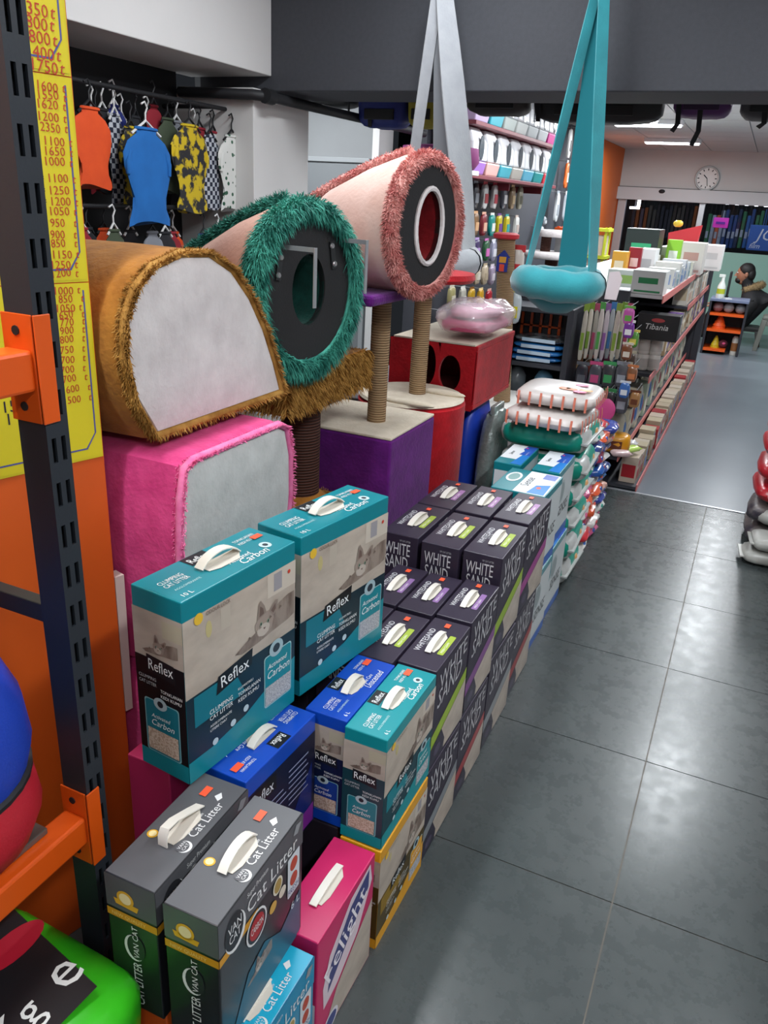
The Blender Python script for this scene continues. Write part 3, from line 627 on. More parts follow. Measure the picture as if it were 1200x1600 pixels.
for k, (va_, vb_) in enumerate(((v_a, 2.45), (v_b, v_a-.002), (v_c, v_b-.002))):
    st = thing('price_sheet', ('topmost', 'middle', 'lowest')[k] + ' yellow handwritten price sheet on the orange board', 'sign', (ED.x, ED.y, va_))
    s = MB(); s.prism([(-.5, va_), (-.003, va_), (-.003, vb_), (-.5, vb_)], ED + BN*.0005, BD, (0, 0, 1), BN, .0012, m_sheet); wbuild(s, 'sheet', st)
    p = Print(BO, BD, (0, 0, 1), BN); e = -.014
    p.rect(-.49, -.006, va_+.004, vb_-.004, m_sheet, -.2)
    p.rect(e-.003, e, va_+.05, vb_-.012, m_line, 1); p.poly([(e-.003, va_+.05), (e, va_+.05), (e-.02, va_+.02), (e-.022, va_+.023)], m_line, 1); p.rect(-.48, e-.02, va_+.02, va_+.023, m_line, 1)
    for t_, px, py in rows[k]:
        u, v = uv(px, py); hh = .0135 if k else .018
        p.text(t_, u-.026, v-hh/2, hh, m_red, 2, rot=random.uniform(-.06, .06), w=.034*(1 if k else 1.25)*len(t_)/4)
        p.text('t', u+.016*(1 if k else 1.3), v-hh/2, hh, m_red, 2, shear=.2); p.text('=', u-.042, v-hh*.4, hh*.8, m_ink, 2)
        if random.random() < .45: p.text(random.choice(('BOX', 'KG', 'AS', 'MIX', 'KUM')), u-.08, v-hh/2, hh*.7, m_ink, 2, .036)
    if k == 2:
        for t_, px, py in (('15', 6, 636), ('1', 12, 655)):
            u, v = uv(px, py); p.text(t_, u, v-.01, .02, m_ink, 2)
    wbuild(p.b, 'handwriting', st)
# blue and red pet bed on the lower rack shelf
m_blue = mat('nylon_blue', '1c3fae', .45, bump=.15, bscale=250); m_redn = mat('nylon_red', 'b21c2c', .5, bump=.15, bscale=250)
ZS = (.492+.645)/2+.043
pb = thing('pet_bed', 'round blue and red nylon pet bed with black piping on the rack shelf', 'pet bed', (-1.0, .585, ZS))
b = MB(); b.lathe([(.11, 0), (.15, .02), (.165, .06), (.16, .1), (.15, .13)], m_redn, 28); b.build('base', pb, True)
b = MB(); b.lathe([(.15, .132), (.162, .18), (.155, .25), (.125, .33), (.075, .38), (.02, .395)], m_blue, 28); b.build('dome', pb, True)
b = MB(); b.tube([(.152*math.cos(k*PI/16), .152*math.sin(k*PI/16), .132) for k in range(33)], .007, m_black, 6, False); b.build('piping', pb, True)
# green food sack on the bottom shelf
m_green = mat('sack_green', '35b51c', .35, col2='2ea016', scale=8, bump=.5, bscale=14, coat=.2)
gb = thing('food_sack', 'bright green pet food sack with black label on the bottom rack shelf', 'sack', (-.88, .42, .191), -.06)
b = MB(); b.blob((0, 0, .12), (.225, .29, .12), m_green, 36, 18, .5, .025, seed=3); b.build('sack', gb, True)
b = MB(); b.prism([(-.13, -.012), (.13, -.012), (.15, .012), (-.15, .012)], (0, .255, .12), (1, 0, 0), (0, 0, 1), (0, 1, 0), .05, m_green); b.build('end_seal', gb, bevel=.002)
p = Print((.2, -.23, .2405), (0, 1, 0), (-1, 0, 0), (0, 0, 1))
p.poly([(.02, .05), (.44, .05), (.48, .36), (.02, .36)], '15161a', 0); p.text('15 Kg', .22, .085, .05, 'd9dcd9', 2, .17); p.text('e', .41, .085, .07, 'd9dcd9', 2)
for u, v, rr in ((.34, .25, .05), (.42, .22, .045), (.28, .3, .045)): p.disc(u, v, rr*1.3, rr*.6, 'a3162b', 2)
p.disc(.36, .27, .025, .012, '4e6b1c', 3)
p.build('label_print', gb)

b = MB(); za, zb_ = aty(200, 1145, 1.1).z, aty(190, 905, 1.1).z; b.prism([(.001, za+.06), (.018, za+.06), (.022, zb_), (.001, zb_)], ED, BD, (0, 0, 1), -BN, .03, mat('edge_guard', 'c9b6ac', .6)); struct(b.build('trim_4'), 'pale edge guard strip at the end of the orange board')
# ================================================================== cat houses, cat trees, hammocks
def plush(name, a, b2, sc=30, bump=.5): return mat(name, a, .9, col2=b2, scale=sc, contrast=1.2, bump=bump, bscale=90, sheen=.12, spec=.2)
m_wplush = plush('white_plush', 'd9d3d2', 'c3bcbc', 14); m_gplush = plush('pale_grey_plush', 'bfc0be', 'a9aaa8', 14)
m_brown = plush('brown_plush', 'a8702a', '8d5a1e', 25); m_brfur = mat('brown_fur', '8a6028', .8, col2='b98c48', scale=30, contrast=1.5, spec=.2)
m_pink = plush('pink_plush', 'd2457f', 'b9316b', 20); m_pfur = mat('pink_fur', 'd85a90', .8, col2='e887b0', scale=40, spec=.2)
m_gfur = mat('green_fur', '145e53', .7, col2='4aa592', scale=22, contrast=2, spec=.3); m_gin = plush('green_inside', '0f4f45', '093a33', 25)
m_sfur = mat('salmon_fur', 'bf6f6b', .8, col2='e0a79f', scale=25, contrast=1.5, spec=.2); m_spl = plush('salmon_plush', 'ddc0b6', 'cda79a', 8, .3)
m_sisal = mat('sisal', 'a68a66', .85, col2='86694a', scale=38, kind='wave', bump=.8, bscale=38)
m_sisalb = mat('sisal_brown', '4a2415', .8, col2='2f150b', scale=34, kind='wave', bump=.8, bscale=34)
m_purple = plush('purple_plush', '641878', '521064', 20); m_redp = plush('red_plush', 'b81420', '98101a', 20); m_cream = plush('cream_plush', 'ddd2bf', 'cfc3ae', 25)
m_felt = mat('black_felt', '1d1d1f', .85, bump=.2, bscale=200)
m_card = mat('cardboard', '8a6a48', .85, col2='7d5f40', scale=6)
m_steel = mat('bent_steel', 'a9acb0', .35, .5)
m_screw = mat('screw_steel', 'c4c6c8', .3, .8)
def arch(cy, cz, r, z0, n=28):
    """truncated circle with flat bottom, as (y, z)"""
    a0 = math.asin(max(-1, (z0-cz)/r)); return [(cy+r*math.cos(a), cz+r*math.sin(a)) for a in [a0+(PI-2*a0)*k/n for k in range(n+1)]]
def edge_fur(b, poly, x, m, n, length, width, seed, thick=.03, lean=(.2, 0, -.3)):
    """fur along a closed outline at depth x"""
    rnd = random.Random(seed); pts = []
    cy = sum(p[0] for p in poly)/len(poly); cz = sum(p[1] for p in poly)/len(poly); k = len(poly)
    for _ in range(n):
        i = rnd.randrange(k); t = rnd.random(); a, c = poly[i], poly[(i+1) % k]
        y = a[0]+(c[0]-a[0])*t; z = a[1]+(c[1]-a[1])*t; d = Vector((0, y-cy, z-cz)).normalized(); s = rnd.uniform(-1, 1)
        pts.append(((x+s*thick, y, z), (d+Vector((.6*s, 0, 0))).normalized()))
    fur(b, pts, m, length, width, lean, .35, seed)
def house(name, label, poly, x1, x0, m_shell, m_face, m_trim, base, inset, seed, fl=.018, nf=5000):
    t = thing(name, label, 'cat house', base)
    cy = sum(p[0] for p in poly)/len(poly); cz = sum(p[1] for p in poly)/len(poly)
    def ins(d): return [(cy+(y-cy)*(1-d), cz+(z-cz)*(1-d)) for y, z in poly]
    b = MB(); b.loft([[(x, y, z) for y, z in pl] for x, pl in ((x0, ins(.06)), (x0+.03, poly), ((x0+x1)/2, ins(-.015)), (x1-.025, poly), (x1-.004, ins(.03)))], m_shell); wbuild(b, 'shell', t, smooth=True)
    b = MB(); q = ins(inset); b.loft([[(x1-.006, y, z) for y, z in q], [(x1+.003, cy+(y-cy)*.99, cz+(z-cz)*.99) for y, z in q], [(x1+.008, cy+(y-cy)*.9, cz+(z-cz)*.9) for y, z in q], [(x1+.01, cy+(y-cy)*.4, cz+(z-cz)*.4) for y, z in q]], m_face); wbuild(b, 'front_panel', t, smooth=True)
    b = MB(); mid = ins(inset*.45); loop = [(x1, y, z) for y, z in mid]; b.tube(loop+[loop[0]], .009, m_trim, 8, False); edge_fur(b, mid, x1, m_trim, nf, fl, .0025, seed, .014); wbuild(b, 'fur_trim', t, smooth=True)
    return t
XF = -.95
def px_outline(pts, z0=1.118, x=-.95):
    o = [atx(a, c, x) for a, c in pts]; return [(p.y, max(p.z, z0)) for p in o][::-1]
house('cat_house', 'brown arched cat house with white plush front, on top of the pink house', px_outline(((240, 692), (205, 630), (189, 560), (190, 500), (205, 450), (235, 413), (280, 392), (325, 392), (362, 418), (392, 463), (415, 515), (432, 570), (443, 622)), 1.126, -1.03), -1.03, -1.43, m_brown, m_wplush, m_brfur, (-1.2, 1.4, 1.118), .07, 3, .014, 9000)
def cham(y0, y1, z0, z1, c, n=5):
    o = []
    for cy, cz, a0, r in ((y1-c*.5, z0+c*.5, -90, c*.5), (y1-c, z1-c, 0, c), (y0+c, z1-c, 90, c), (y0+c*.5, z0+c*.5, 180, c*.5)):
        for k in range(n+1): a = math.radians(a0+90*k/n); o.append((cy+r*math.cos(a), cz+r*math.sin(a)))
    return o
def cham0(y0, y1, z0, z1, c): return [(y1, z0+c*.4), (y1, z1-c), (y1-c*.7, z1), (y0+c*.7, z1), (y0, z1-c), (y0, z0+c*.4), (y0+c*.4, z0), (y1-c*.4, z0)]
house('cat_house', 'pink plush cat house with pale grey front under the brown one', [(y, min(max(z, .625), 1.1)) for y, z in px_outline(((288, 1050), (281, 960), (277, 860), (278, 780), (284, 730), (298, 697), (330, 682), (375, 666), (415, 651), (436, 646), (448, 664), (455, 705), (455, 770), (449, 840), (442, 920), (436, 1010)), .625)], XF, -1.36, m_pink, m_gplush, m_pfur, (-1.15, 1.35, .62), .07, 4, .009, 5000)
house('cat_house', 'pink plush cat house standing on the floor behind the teal carton', cham(1.13, 1.56, .01, .612, .06), XF, -1.36, m_pink, m_gplush, m_pfur, (-1.15, 1.35, 0), .09, 5, .01, 600)
def support(x0, x1, y0, y1, z1, label):
    t = thing('cardboard_carton', label, 'carton', ((x0+x1)/2, (y0+y1)/2, 0)); b = MB(); b.box(x0, x1, y0, y1, 0, z1, m_card); wbuild(b, 'carton', t, bevel=.004)
    b = MB(); b.box(x0+.002, x1-.002, (y0+y1)/2-.025, (y0+y1)/2+.025, z1-.0005, z1+.0008, mat('tape', 'b59a6a', .3)); wbuild(b, 'tape', t)
    return t
# ---- tube houses: round fur-edged mouth facing the aisle, body sloping down to the back
def ring_pts(c, n, r, k):
    n = Vector(n).normalized(); u = Vector((0, 0, 1)).cross(n).normalized(); v = n.cross(u)
    return [Vector(c)+(u*math.cos(2*PI*i/k)+v*math.sin(2*PI*i/k))*r for i in range(k)], u, v
def tube_house(t, c, th, R, length, m_f, m_body, m_in, seed, hole=(.068, .09), nf=9000, fl=.03, fr=.03, lean=(.1, 0, -.6)):
    c = Vector(c); n = Vector((math.cos(th), -math.sin(th), 0)); k = 32; u = Vector((0, 0, 1)).cross(n); v = Vector((0, 0, 1))
    def rg(s, r, cz, ry=1): return [c-n*s+v*cz+u*(r*math.cos(2*PI*i/k))+v*(r*ry*math.sin(2*PI*i/k)) for i in range(k)]
    zb = R
    b = MB(); b.loft([rg(.0, R*.8, 0), rg(.01, R*.98, 0), rg(.05, R*.99, 0), rg(length*.4, R*.9, -R*.1), rg(length*.75, R*.74, -R*.26), rg(length, R*.56, -R*.44), rg(length+.02, R*.3, -R*.45)], m_body, cap=False); b.add(rg(length+.02, R*.3, -R*.45), [tuple(range(k))], m_body); wbuild(b, 'body', t, smooth=True)
    # mouth: black felt ring with an oval hole
    b = MB(); ro, ri = [], []
    for i in range(k):
        a = 2*PI*i/k; ro.append(c+n*.012+u*(R*.82*math.cos(a))+v*(R*.86*math.sin(a))); ri.append(c+n*.014+u*(hole[0]*math.cos(a))+v*(hole[1]*math.sin(a)))
    inn = [p-n*.32 for p in ri]; inn2 = [c-n*.2+(p-c+n*.2)*.7 for p in inn]
    b.loft([[p-n*.02 for p in ro], ro, ri, [p-n*.02 for p in ri]], m_felt, cap=False); wbuild(b, 'felt_face', t, smooth=True)
    b = MB(); b.loft([[p-n*.004 for p in ri], [p-n*.1 for p in ri], inn], m_in, cap=False); b.add(inn, [tuple(range(k))], m_in); wbuild(b, 'hole_lining', t, smooth=True)
    # fur ring
    b = MB(); cen = [c+u*(R*.93*math.cos(2*PI*i/k))+v*(R*.93*math.sin(2*PI*i/k)) for i in range(k)]; b.tube(cen+[cen[0]], fr*.75, m_f, 10, False)
    rnd = random.Random(seed); pts = []
    for _ in range(nf):
        a = rnd.uniform(0, 2*PI); d = u*math.cos(a)+v*math.sin(a); e = rnd.uniform(-1.9, 2.3); nn = d*math.cos(e)+n*math.sin(e)
        pts.append((c+d*(R*.93)+nn*fr*.7, nn))
    fur(b, pts, m_f, fl, .003, lean, .4, seed); wbuild(b, 'fur_ring', t, smooth=True)
    # fur seam over the top towards the back and round the back edge
    b = MB(); top = [c-n*(length*s)+v*(R*(1-s*.78*s**.4)*1.0)-u*(-.0) for s in (.1, .3, .5, .7, .9, 1.02)]; top = [p-u*(R*.14)+v*.004 for p in top]; b.tube(top, .018, m_f, 8)
    back = rg(length, R*.56, -R*.44); b.tube(back+[back[0]], .02, m_f, 8, False); pts = []
    for _ in range(nf//3):
        s = rnd.random()*(len(top)-1); i = int(s); p = top[i].lerp(top[i+1], s-i); a = rnd.uniform(0, 2*PI); nn = (v*math.cos(a)+u*math.sin(a)); pts.append((p+nn*.016, nn))
    fur(b, pts, m_f, fl*.7, .003, (0, 0, -.2), .4, seed+1); wbuild(b, 'seam_fur', t, smooth=True)
    return c, n, u, v
TH = math.radians(9)
gt_ = thing('cat_tree', 'brown fur cat tree carrying a green fur-edged tunnel house', 'cat tree', (-1.25, 2.05, .63))
c, n, u, v = tube_house(gt_, (-1.075, 1.845, 1.362), TH, .212, .4, m_gfur, plush('pale_salmon_plush', 'cfa290', 'c09080', 10, .3), m_gin, 11, nf=16000, fl=.032, fr=.029, lean=(.05, -.15, -.75))
b = MB()
tr = [(-1.52, 1.8), (-1.1, 1.8), (-1.1, 2.31), (-1.52, 2.31)]
b.loft([[(x*.0+cx+(x-cx)*k, cy_+(y-cy_)*k, z) for x, y in tr] for cx, cy_ in ((-1.31, 2.055),) for z, k in ((1.02, .95), (1.028, .99), (1.125, .99), (1.138, .94))], m_brown)
rnd = random.Random(5); pts = []
for _ in range(9000):
    z = rnd.uniform(1.023, 1.138); s = rnd.random()
    if s < .5: pts.append(((-1.1, rnd.uniform(1.8, 2.31), z), (1, 0, 0)))
    elif s < .75: pts.append(((rnd.uniform(-1.52, -1.1), 1.8, z), (0, -1, 0)))
    else: pts.append(((rnd.uniform(-1.52, -1.1), rnd.uniform(1.8, 2.31), 1.137), (.2, -.1, .6)))
fur(b, pts, m_brfur, .024, .0035, (0, 0, -.8), .3, 6); wbuild(b, 'tray', gt_)
b = MB(); b.cyl((-1.215, 2.07, .665), (-1.215, 2.07, 1.022), .062, .062, m_sisalb, 28); wbuild(b, 'post', gt_, smooth=True)
b = MB(); b.box(-1.5, -.985, 1.78, 2.2, .63, .667, m_brown); b.lathe([(.1, 0), (.085, .02), (.062, .035)], m_brown, 24, (-1.215, 2.07, .667)); 
pts = [((rnd.uniform(-1.5, -.985), rnd.uniform(1.78, 2.2), .667), (0, 0, 1)) for _ in range(3000)]+[((-.985, rnd.uniform(1.78, 2.2), rnd.uniform(.63, .665)), (1, 0, 0)) for _ in range(800)]
fur(b, pts, m_brfur, .018, .0035, (0, 0, -.3), .4, 8); wbuild(b, 'base', gt_)
support(-1.48, -1.0, 1.8, 2.18, .628, 'plain brown carton under the brown fur cat tree')
# bent steel brackets screwed to the mouth of the green house
P0 = c + n*.014
for (px, py), L1, L2, plate in (((443, 386), .1, .135, ((437, 402), (433, 430))), ((533, 375), .085, .13, ((517, 384), (521, 412)))):
    q = atp(px, py, P0, n); bk = MB()
    bk.ribbon([q, q+n*L1], (0, 0, 1), .011, .003, m_steel); e = q+n*L1; bk.ribbon([e+v*.0055, e-v*L2], u, .011, .003, m_steel); bo = wbuild(bk, 'steel_bracket', gt_)
    a0, a1 = (atp(*pp, P0, n) for pp in plate)
    pl = MB(); pl.ribbon([a0+v*.012+n*.003, a1-v*.012+n*.003], u, .018, .003, mat('bracket_plate', '3a3c3e', .4, .5)); po = wbuild(pl, 'bracket_plate', gt_)
    for a in (a0, a1): sc_ = MB(); sc_.cyl(a+n*.004, a+n*.008, .008, .006, m_screw, 10); wbuild(sc_, 'screw', po, smooth=True)
# ---- purple cat tree with salmon tunnel
pt = thing('cat_tree', 'purple cat tree with a box base and a salmon fur-edged tunnel house', 'cat tree', (-1.15, 2.4, .47))
b = MB(); b.box(-1.34, -.968, 2.22, 2.6, .47, .872, m_purple); wbuild(b, 'box', pt, bevel=.008)
b = MB(); b.box(-1.338, -.97, 2.222, 2.598, .8725, .882, m_cream); wbuild(b, 'box_top', pt, bevel=.003)
pp = atz(588, 657, .882); b = MB(); b.cyl((pp.x, pp.y, .882), (pp.x, pp.y, 1.303), .032, .032, m_sisal, 24); wbuild(b, 'post', pt, smooth=True)
b = MB(); b.box(-1.4, -.985, 2.07, 2.56, 1.303, 1.335, m_purple); wbuild(b, 'platform', pt, bevel=.01)
tube_house(pt, (-.935, 2.3, 1.522), TH, .198, .42, m_sfur, m_spl, plush('red_lining', '9c1b24', '7d121a', 20), 21, hole=(.07, .1), nf=9000, fl=.016, fr=.026, lean=(.1, -.1, -.35))
wl = MB(); k = 28; cc = Vector((-.935, 2.3, 1.522))+Vector((math.cos(TH), -math.sin(TH), 0))*.016
nn = Vector((math.cos(TH), -math.sin(TH), 0)); uu = Vector((0, 0, 1)).cross(nn)
lp = [cc+uu*(.075*math.cos(2*PI*i/k))+Vector((0, 0, .105*math.sin(2*PI*i/k))) for i in range(k)]; wl.tube(lp+[lp[0]], .008, m_wplush, 6, False); wbuild(wl, 'hole_edge', pt, smooth=True)
support(-1.33, -.98, 2.23, 2.59, .468, 'plain brown carton under the purple cat tree')
# ---- red drum cat tree
rt = thing('cat_tree', 'red drum cat tree with cream top and sisal post', 'cat tree', (-1.155, 2.8, 0))
b = MB(); b.lathe([(.205, 0), (.212, .01), (.212, .862), (.2, .872)], m_redp, 40, (-1.155, 2.825, 0)); wbuild(b, 'drum', rt, smooth=True)
b = MB(); b.lathe([(.2, .872), (.207, .876), (.2, .886)], m_cream, 40, (-1.155, 2.825, 0)); wbuild(b, 'drum_top', rt, smooth=True)
b = MB(); b.cyl((-1.14, 2.84, .88), (-1.14, 2.84, 1.315), .033, .033, m_sisal, 24); wbuild(b, 'post', rt, smooth=True)
b = MB(); b.lathe([(.17, 0), (.18, .012), (.175, .03)], m_redp, 32, (-1.14, 2.87, 1.315)); wbuild(b, 'platform', rt, smooth=True)
for a, (px, py) in enumerate(((640, 632), (690, 616))):
    q = atz(px, py, .886); b = MB(); b.blob((q.x, q.y, .892), (.1, .02, .014), m_cream, 16, 8); wbuild(b, 'cushion_roll', rt, smooth=True)
# ---- red condo with arched holes
CX1, CX0, CY0, CY1, CZ0, CZ1 = -.98, -1.36, 3.05, 3.6, .79, 1.055
cd = thing('cat_condo', 'red plush cat condo with two arched holes behind the red drum', 'cat condo', (-1.17, 3.3, 0))
def hole_poly(cx, cz, rx, rz, n=20): return [(cx+rx*math.cos(2*PI*i/n), cz+rz*math.sin(2*PI*i/n)) for i in range(n)]
b = MB(); b.box(CX0, CX1, CY0+.02, CY1, CZ1-.02, CZ1, m_redp); b.box(CX0, CX1, CY0+.02, CY1, CZ0, CZ0+.02, m_redp); b.box(CX0, CX0+.02, CY0+.02, CY1, CZ0+.02, CZ1-.02, m_redp); b.box(CX1-.02, CX1, CY0+.02, CY1, CZ0+.02, CZ1-.02, m_redp); b.box(CX0, CX1, CY1-.02, CY1, CZ0+.02, CZ1-.02, m_redp)
wbuild(b, 'box', cd, bevel=.004)
hs = []
for qs in (((685, 580), (720, 580), (703, 555), (703, 612)), ((655, 570), (681, 570), (670, 538), (670, 602))):
    a, c2, tp, bt = (aty(*q, CY0) for q in qs); hs.append(((a.x+c2.x)/2, (tp.z+bt.z)/2, abs(c2.x-a.x)/2, abs(tp.z-bt.z)/2))
b = MB(); cols = sorted(hs); xs = [CX0, (cols[0][0]+cols[1][0])/2, CX1]
for i, (hx, hz, rx, rz) in enumerate(cols):
    hp = hole_poly(hx, hz, rx, rz, 24); o_ = []
    for (x, z) in hp:
        dx, dz = x-hx, z-hz; s = min(((xs[i+1]-hx) if dx > 0 else (hx-xs[i]))/max(abs(dx), 1e-6), ((CZ1-hz) if dz > 0 else (hz-CZ0))/max(abs(dz), 1e-6)); o_.append((hx+dx*s, hz+dz*s))
    A = [(x, CY0, z) for x, z in hp]; B = [(x, CY0, z) for x, z in o_]; b.loft([B, A, [(x, CY0+.02, z) for x, z in hp], [(x, CY0+.02, z) for x, z in o_]], m_redp, cap=False)
    for sx in (0, 1):
        for sz in (CZ0, CZ1):
            X = xs[i+sx]; near = sorted(range(24), key=lambda j: (o_[j][0]-X)**2+(o_[j][1]-sz)**2)[:2]
            b.add([(X, CY0, sz), (o_[near[0]][0], CY0, o_[near[0]][1]), (o_[near[1]][0], CY0, o_[near[1]][1])], [(0, 1, 2)], m_redp)
wbuild(b, 'front_panel', cd)
b = MB(); b.box(CX0+.01, CX1-.01, CY0+.01, CY1-.01, CZ1, CZ1+.006, m_cream); wbuild(b, 'top_cover', cd)
b = MB(); b.cyl((-1.24, 3.36, 0.03), (-1.24, 3.36, CZ0), .045, .045, m_sisal, 20); wbuild(b, 'post', cd, smooth=True)
b = MB(); b.box(-1.4, -1.1, 3.1, 3.6, 0, .03, m_redp); wbuild(b, 'base', cd, bevel=.004)
# pink cushion in clear plastic on the condo
wq = thing('wrapped_cushion', 'pink cushion wrapped in clear plastic lying on the red condo', 'cushion', (-1.08, 3.3, CZ1+.006))
m_wrap = mat('clear_wrap', 'f1e4ea', .1, alpha=.4, spec=.9, bump=1, bscale=18)
b = MB(); b.blob((0, 0, .055), (.12, .2, .03), mat('pink_cloth', 'cf5d86', .7), 20, 10, .7, .03, seed=2); b.blob((.01, .0, .105), (.1, .17, .025), mat('pale_pink_cloth', 'd99fb4', .7), 20, 10, .8, .03, seed=4); b.build('cushion', wq, True)
b = MB(); b.blob((0, 0, .085), (.145, .235, .068), m_wrap, 40, 18, .8, .09, seed=9); b.build('plastic_wrap', wq, True)
# ---- second cat tree: tall sisal pole with red cap
s2t = thing('cat_tree', 'tall sisal scratching pole with a red cap on a white base', 'cat tree', (-1.2, 4.2, 0))
b = MB(); b.box(-1.42, -.98, 3.92, 4.5, .0, .575, mat('white_board', 'd3d1cc', .6)); wbuild(b, 'base', s2t, bevel=.006)
b = MB(); b.tube([(-1.175, 4.2, .575), (-1.245, 4.2, 1.425)], .046, m_sisal, 24); wbuild(b, 'pole', s2t, smooth=True)
b = MB(); b.lathe([(.05, -.012), (.066, -.006), (.068, .012), (.05, .02)], mat('red_cap', 'd2303c', .7), 24, (-1.247, 4.2, 1.435)); wbuild(b, 'cap', s2t, smooth=True)
q = aty(785, 409, 4.145); pr_ = Print((q.x, q.y, q.z), (1, 0, 0), (0, 0, 1), (.1, -1, 0))
pr_.poly([(-.03, -.05), (.03, -.05), (.03, .02), (.042, .02), (.005, .06), (-.035, .02), (-.03, .02)], '2b3a8c', 0); pr_.poly([(-.018, -.005), (.018, -.005), (.02, .025), (-.018, .025)], 'e0a23a', 1); pr_.poly([(-.014, -.048), (.012, -.048), (.012, -.012), (-.014, -.012)], 'e2503a', 1); wbuild(pr_.b, 'house_sticker', s2t)
# ---- hammocks hanging in front of the bulkhead
def hammock(label, top, cen, r, m_a, m_b, hang_angles, wide, drop=.11):
    top = Vector(top); cen = Vector(cen); t = thing('cat_hammock', label, 'cat hammock', (cen.x, cen.y, cen.z-drop))
    b = MB(); b.tube([(cen.x, cen.y, cen.z)]+[], .01, m_a, 6) if False else None
    b = MB(); N = 36; loop = [cen+Vector((r*math.cos(2*PI*i/N), r*.9*math.sin(2*PI*i/N), .004*math.sin(4*PI*i/N))) for i in range(N)]
    b.tube(loop+[loop[0]], [.06+.003*math.sin(5*i) for i in range(N+1)], m_a, 12, False); wbuild(b, 'bolster', t, smooth=True)
    b = MB(); b.lathe([(r*1.12, -.01), (r*1.08, -.04), (r*.8, -.075), (r*.4, -drop), (.01, -drop-.005)], m_b, 32, cen, sy=.9); wbuild(b, 'seat', t, smooth=True)
    for a, wd0, wd1, mm in hang_angles:
        e = cen+Vector((r*1.05*math.cos(a), r*.95*math.sin(a), 0)); tan = Vector((-math.sin(a), math.cos(a), 0)); sd = Vector((CR.x, CR.y, 0))
        pts = [top.lerp(e, k/8) for k in range(9)]; ws = [wd0+(wd1-wd0)*k/8 for k in range(9)]
        b = MB(); b.ribbon(pts, [sd.lerp(tan if tan.dot(sd) > 0 else -tan, k/8) for k in range(9)], ws, .006, mm); wbuild(b, 'strap', t, smooth=True)
    b = MB(); b.tube([top-Vector((0, 0, .02)), (top.x, top.y, CEIL_NEAR)], .006, m_a, 6); wbuild(b, 'cord', t)
    return t
m_teal = mat('teal_velvet', '2e98a2', .75, col2='25828c', scale=12, sheen=.5, bump=.2, bscale=120, spec=.2); m_teal2 = mat('teal_velvet_inner', '1c7883', .8, sheen=.3, spec=.2)
th_ = hammock('teal velvet cat hammock with three straps hanging from the ceiling', (-.715, 3.25, 2.42), (-.725, 3.22, 1.315), .13, m_teal, m_teal2, ((PI*1.0, .03, .06, m_teal), (PI*.45, .05, .12, m_teal2), (-.15, .035, .075, m_teal)), .1)
q = aty(958, 447, 3.2); b = MB(); b.prism([(-.025, -.05), (.02, -.05), (.03, .03), (.015, .055), (-.02, .05)], (q.x, q.y, q.z), (1, 0, 0), (0, 0, 1), (0, -1, 0), .006, mat('hammock_tag', 'cdbfc2', .6)); wbuild(b, 'tag', th_)
m_gv = mat('grey_velvet', '9b9ea2', .8, col2='8b8e93', scale=14, sheen=.4, bump=.2, bscale=120, spec=.2); m_gv2 = mat('grey_velvet_inner', '7c8085', .85, sheen=.3, spec=.2)
hammock('grey velvet cat hammock hanging behind the salmon tunnel', (-1.325, 3.25, 2.42), (-1.27, 3.25, 1.36), .15, m_gv, m_gv2, ((PI*1.0, .04, .06, m_gv), (PI*.5, .05, .12, m_gv2), (.1, .05, .19, m_gv)), .1, .11)
# ================================================================== stacked bags beside the aisle
def pillow(b, c, r, m, e=.45, noise=.02, seed=0, nu=20, nv=10): return b.blob(c, r, m, nu, nv, .75, noise, None, seed, e)
m_bagt = mat('bag_teal', '0f9a84', .35, col2='0b8270', scale=9, bump=.6, bscale=14, coat=.2); m_bagw = mat('bag_white', 'c4c6c4', .35, col2='b2b4b2', scale=8, bump=.5, bscale=14)
zz = 0
for i in range(6):
    th = .122; y0 = 3.405+random.uniform(-.01, .01)
    t = thing('litter_bag', ('teal plastic litter bag lying in the tall stack beside the aisle' if i < 5 else 'teal plastic litter bag on top of the tall stack under the striped packs'), 'bag', (-.71+random.uniform(-.01, .01), y0, zz), random.uniform(-.04, .04), 'stacked teal litter bags' if i < 5 else None)
    b = MB(); b.blob((0, 0, th/2), (.185, .195, th/2), m_bagt, 24, 12, .6, .012, None, i, .3); b.build('bag', t, True)
    b = MB(); b.blob((0, -.09, th/2), (.189, .085, th*.47), m_bagw, 20, 10, .55, .01, None, i, .3); b.build('white_panel', t, True)
    b = MB(); b.prism([(-.17, -.004), (.17, -.004), (.17, .004), (-.17, .004)], (.17, 0, th/2), (0, 1, 0), (0, 0, 1), (1, 0, 0), .028, m_bagw); b.build('seal', t)
    p = Print((.19, 0, th/2), (0, 1, 0), (0, 0, 1), (1, 0, 0)); b = MB(); b.blob((.178, .07, th/2), (.012, .03, .024), flat('d8a06a'), 12, 8); b.build('picture', t, True)
    zz += th+.001
TB = zz
m_pk = mat('pack_white', 'd6d0cc', .35, col2='c9c2bd', scale=10, bump=.4, bscale=16); m_str = flat('dd7f68')
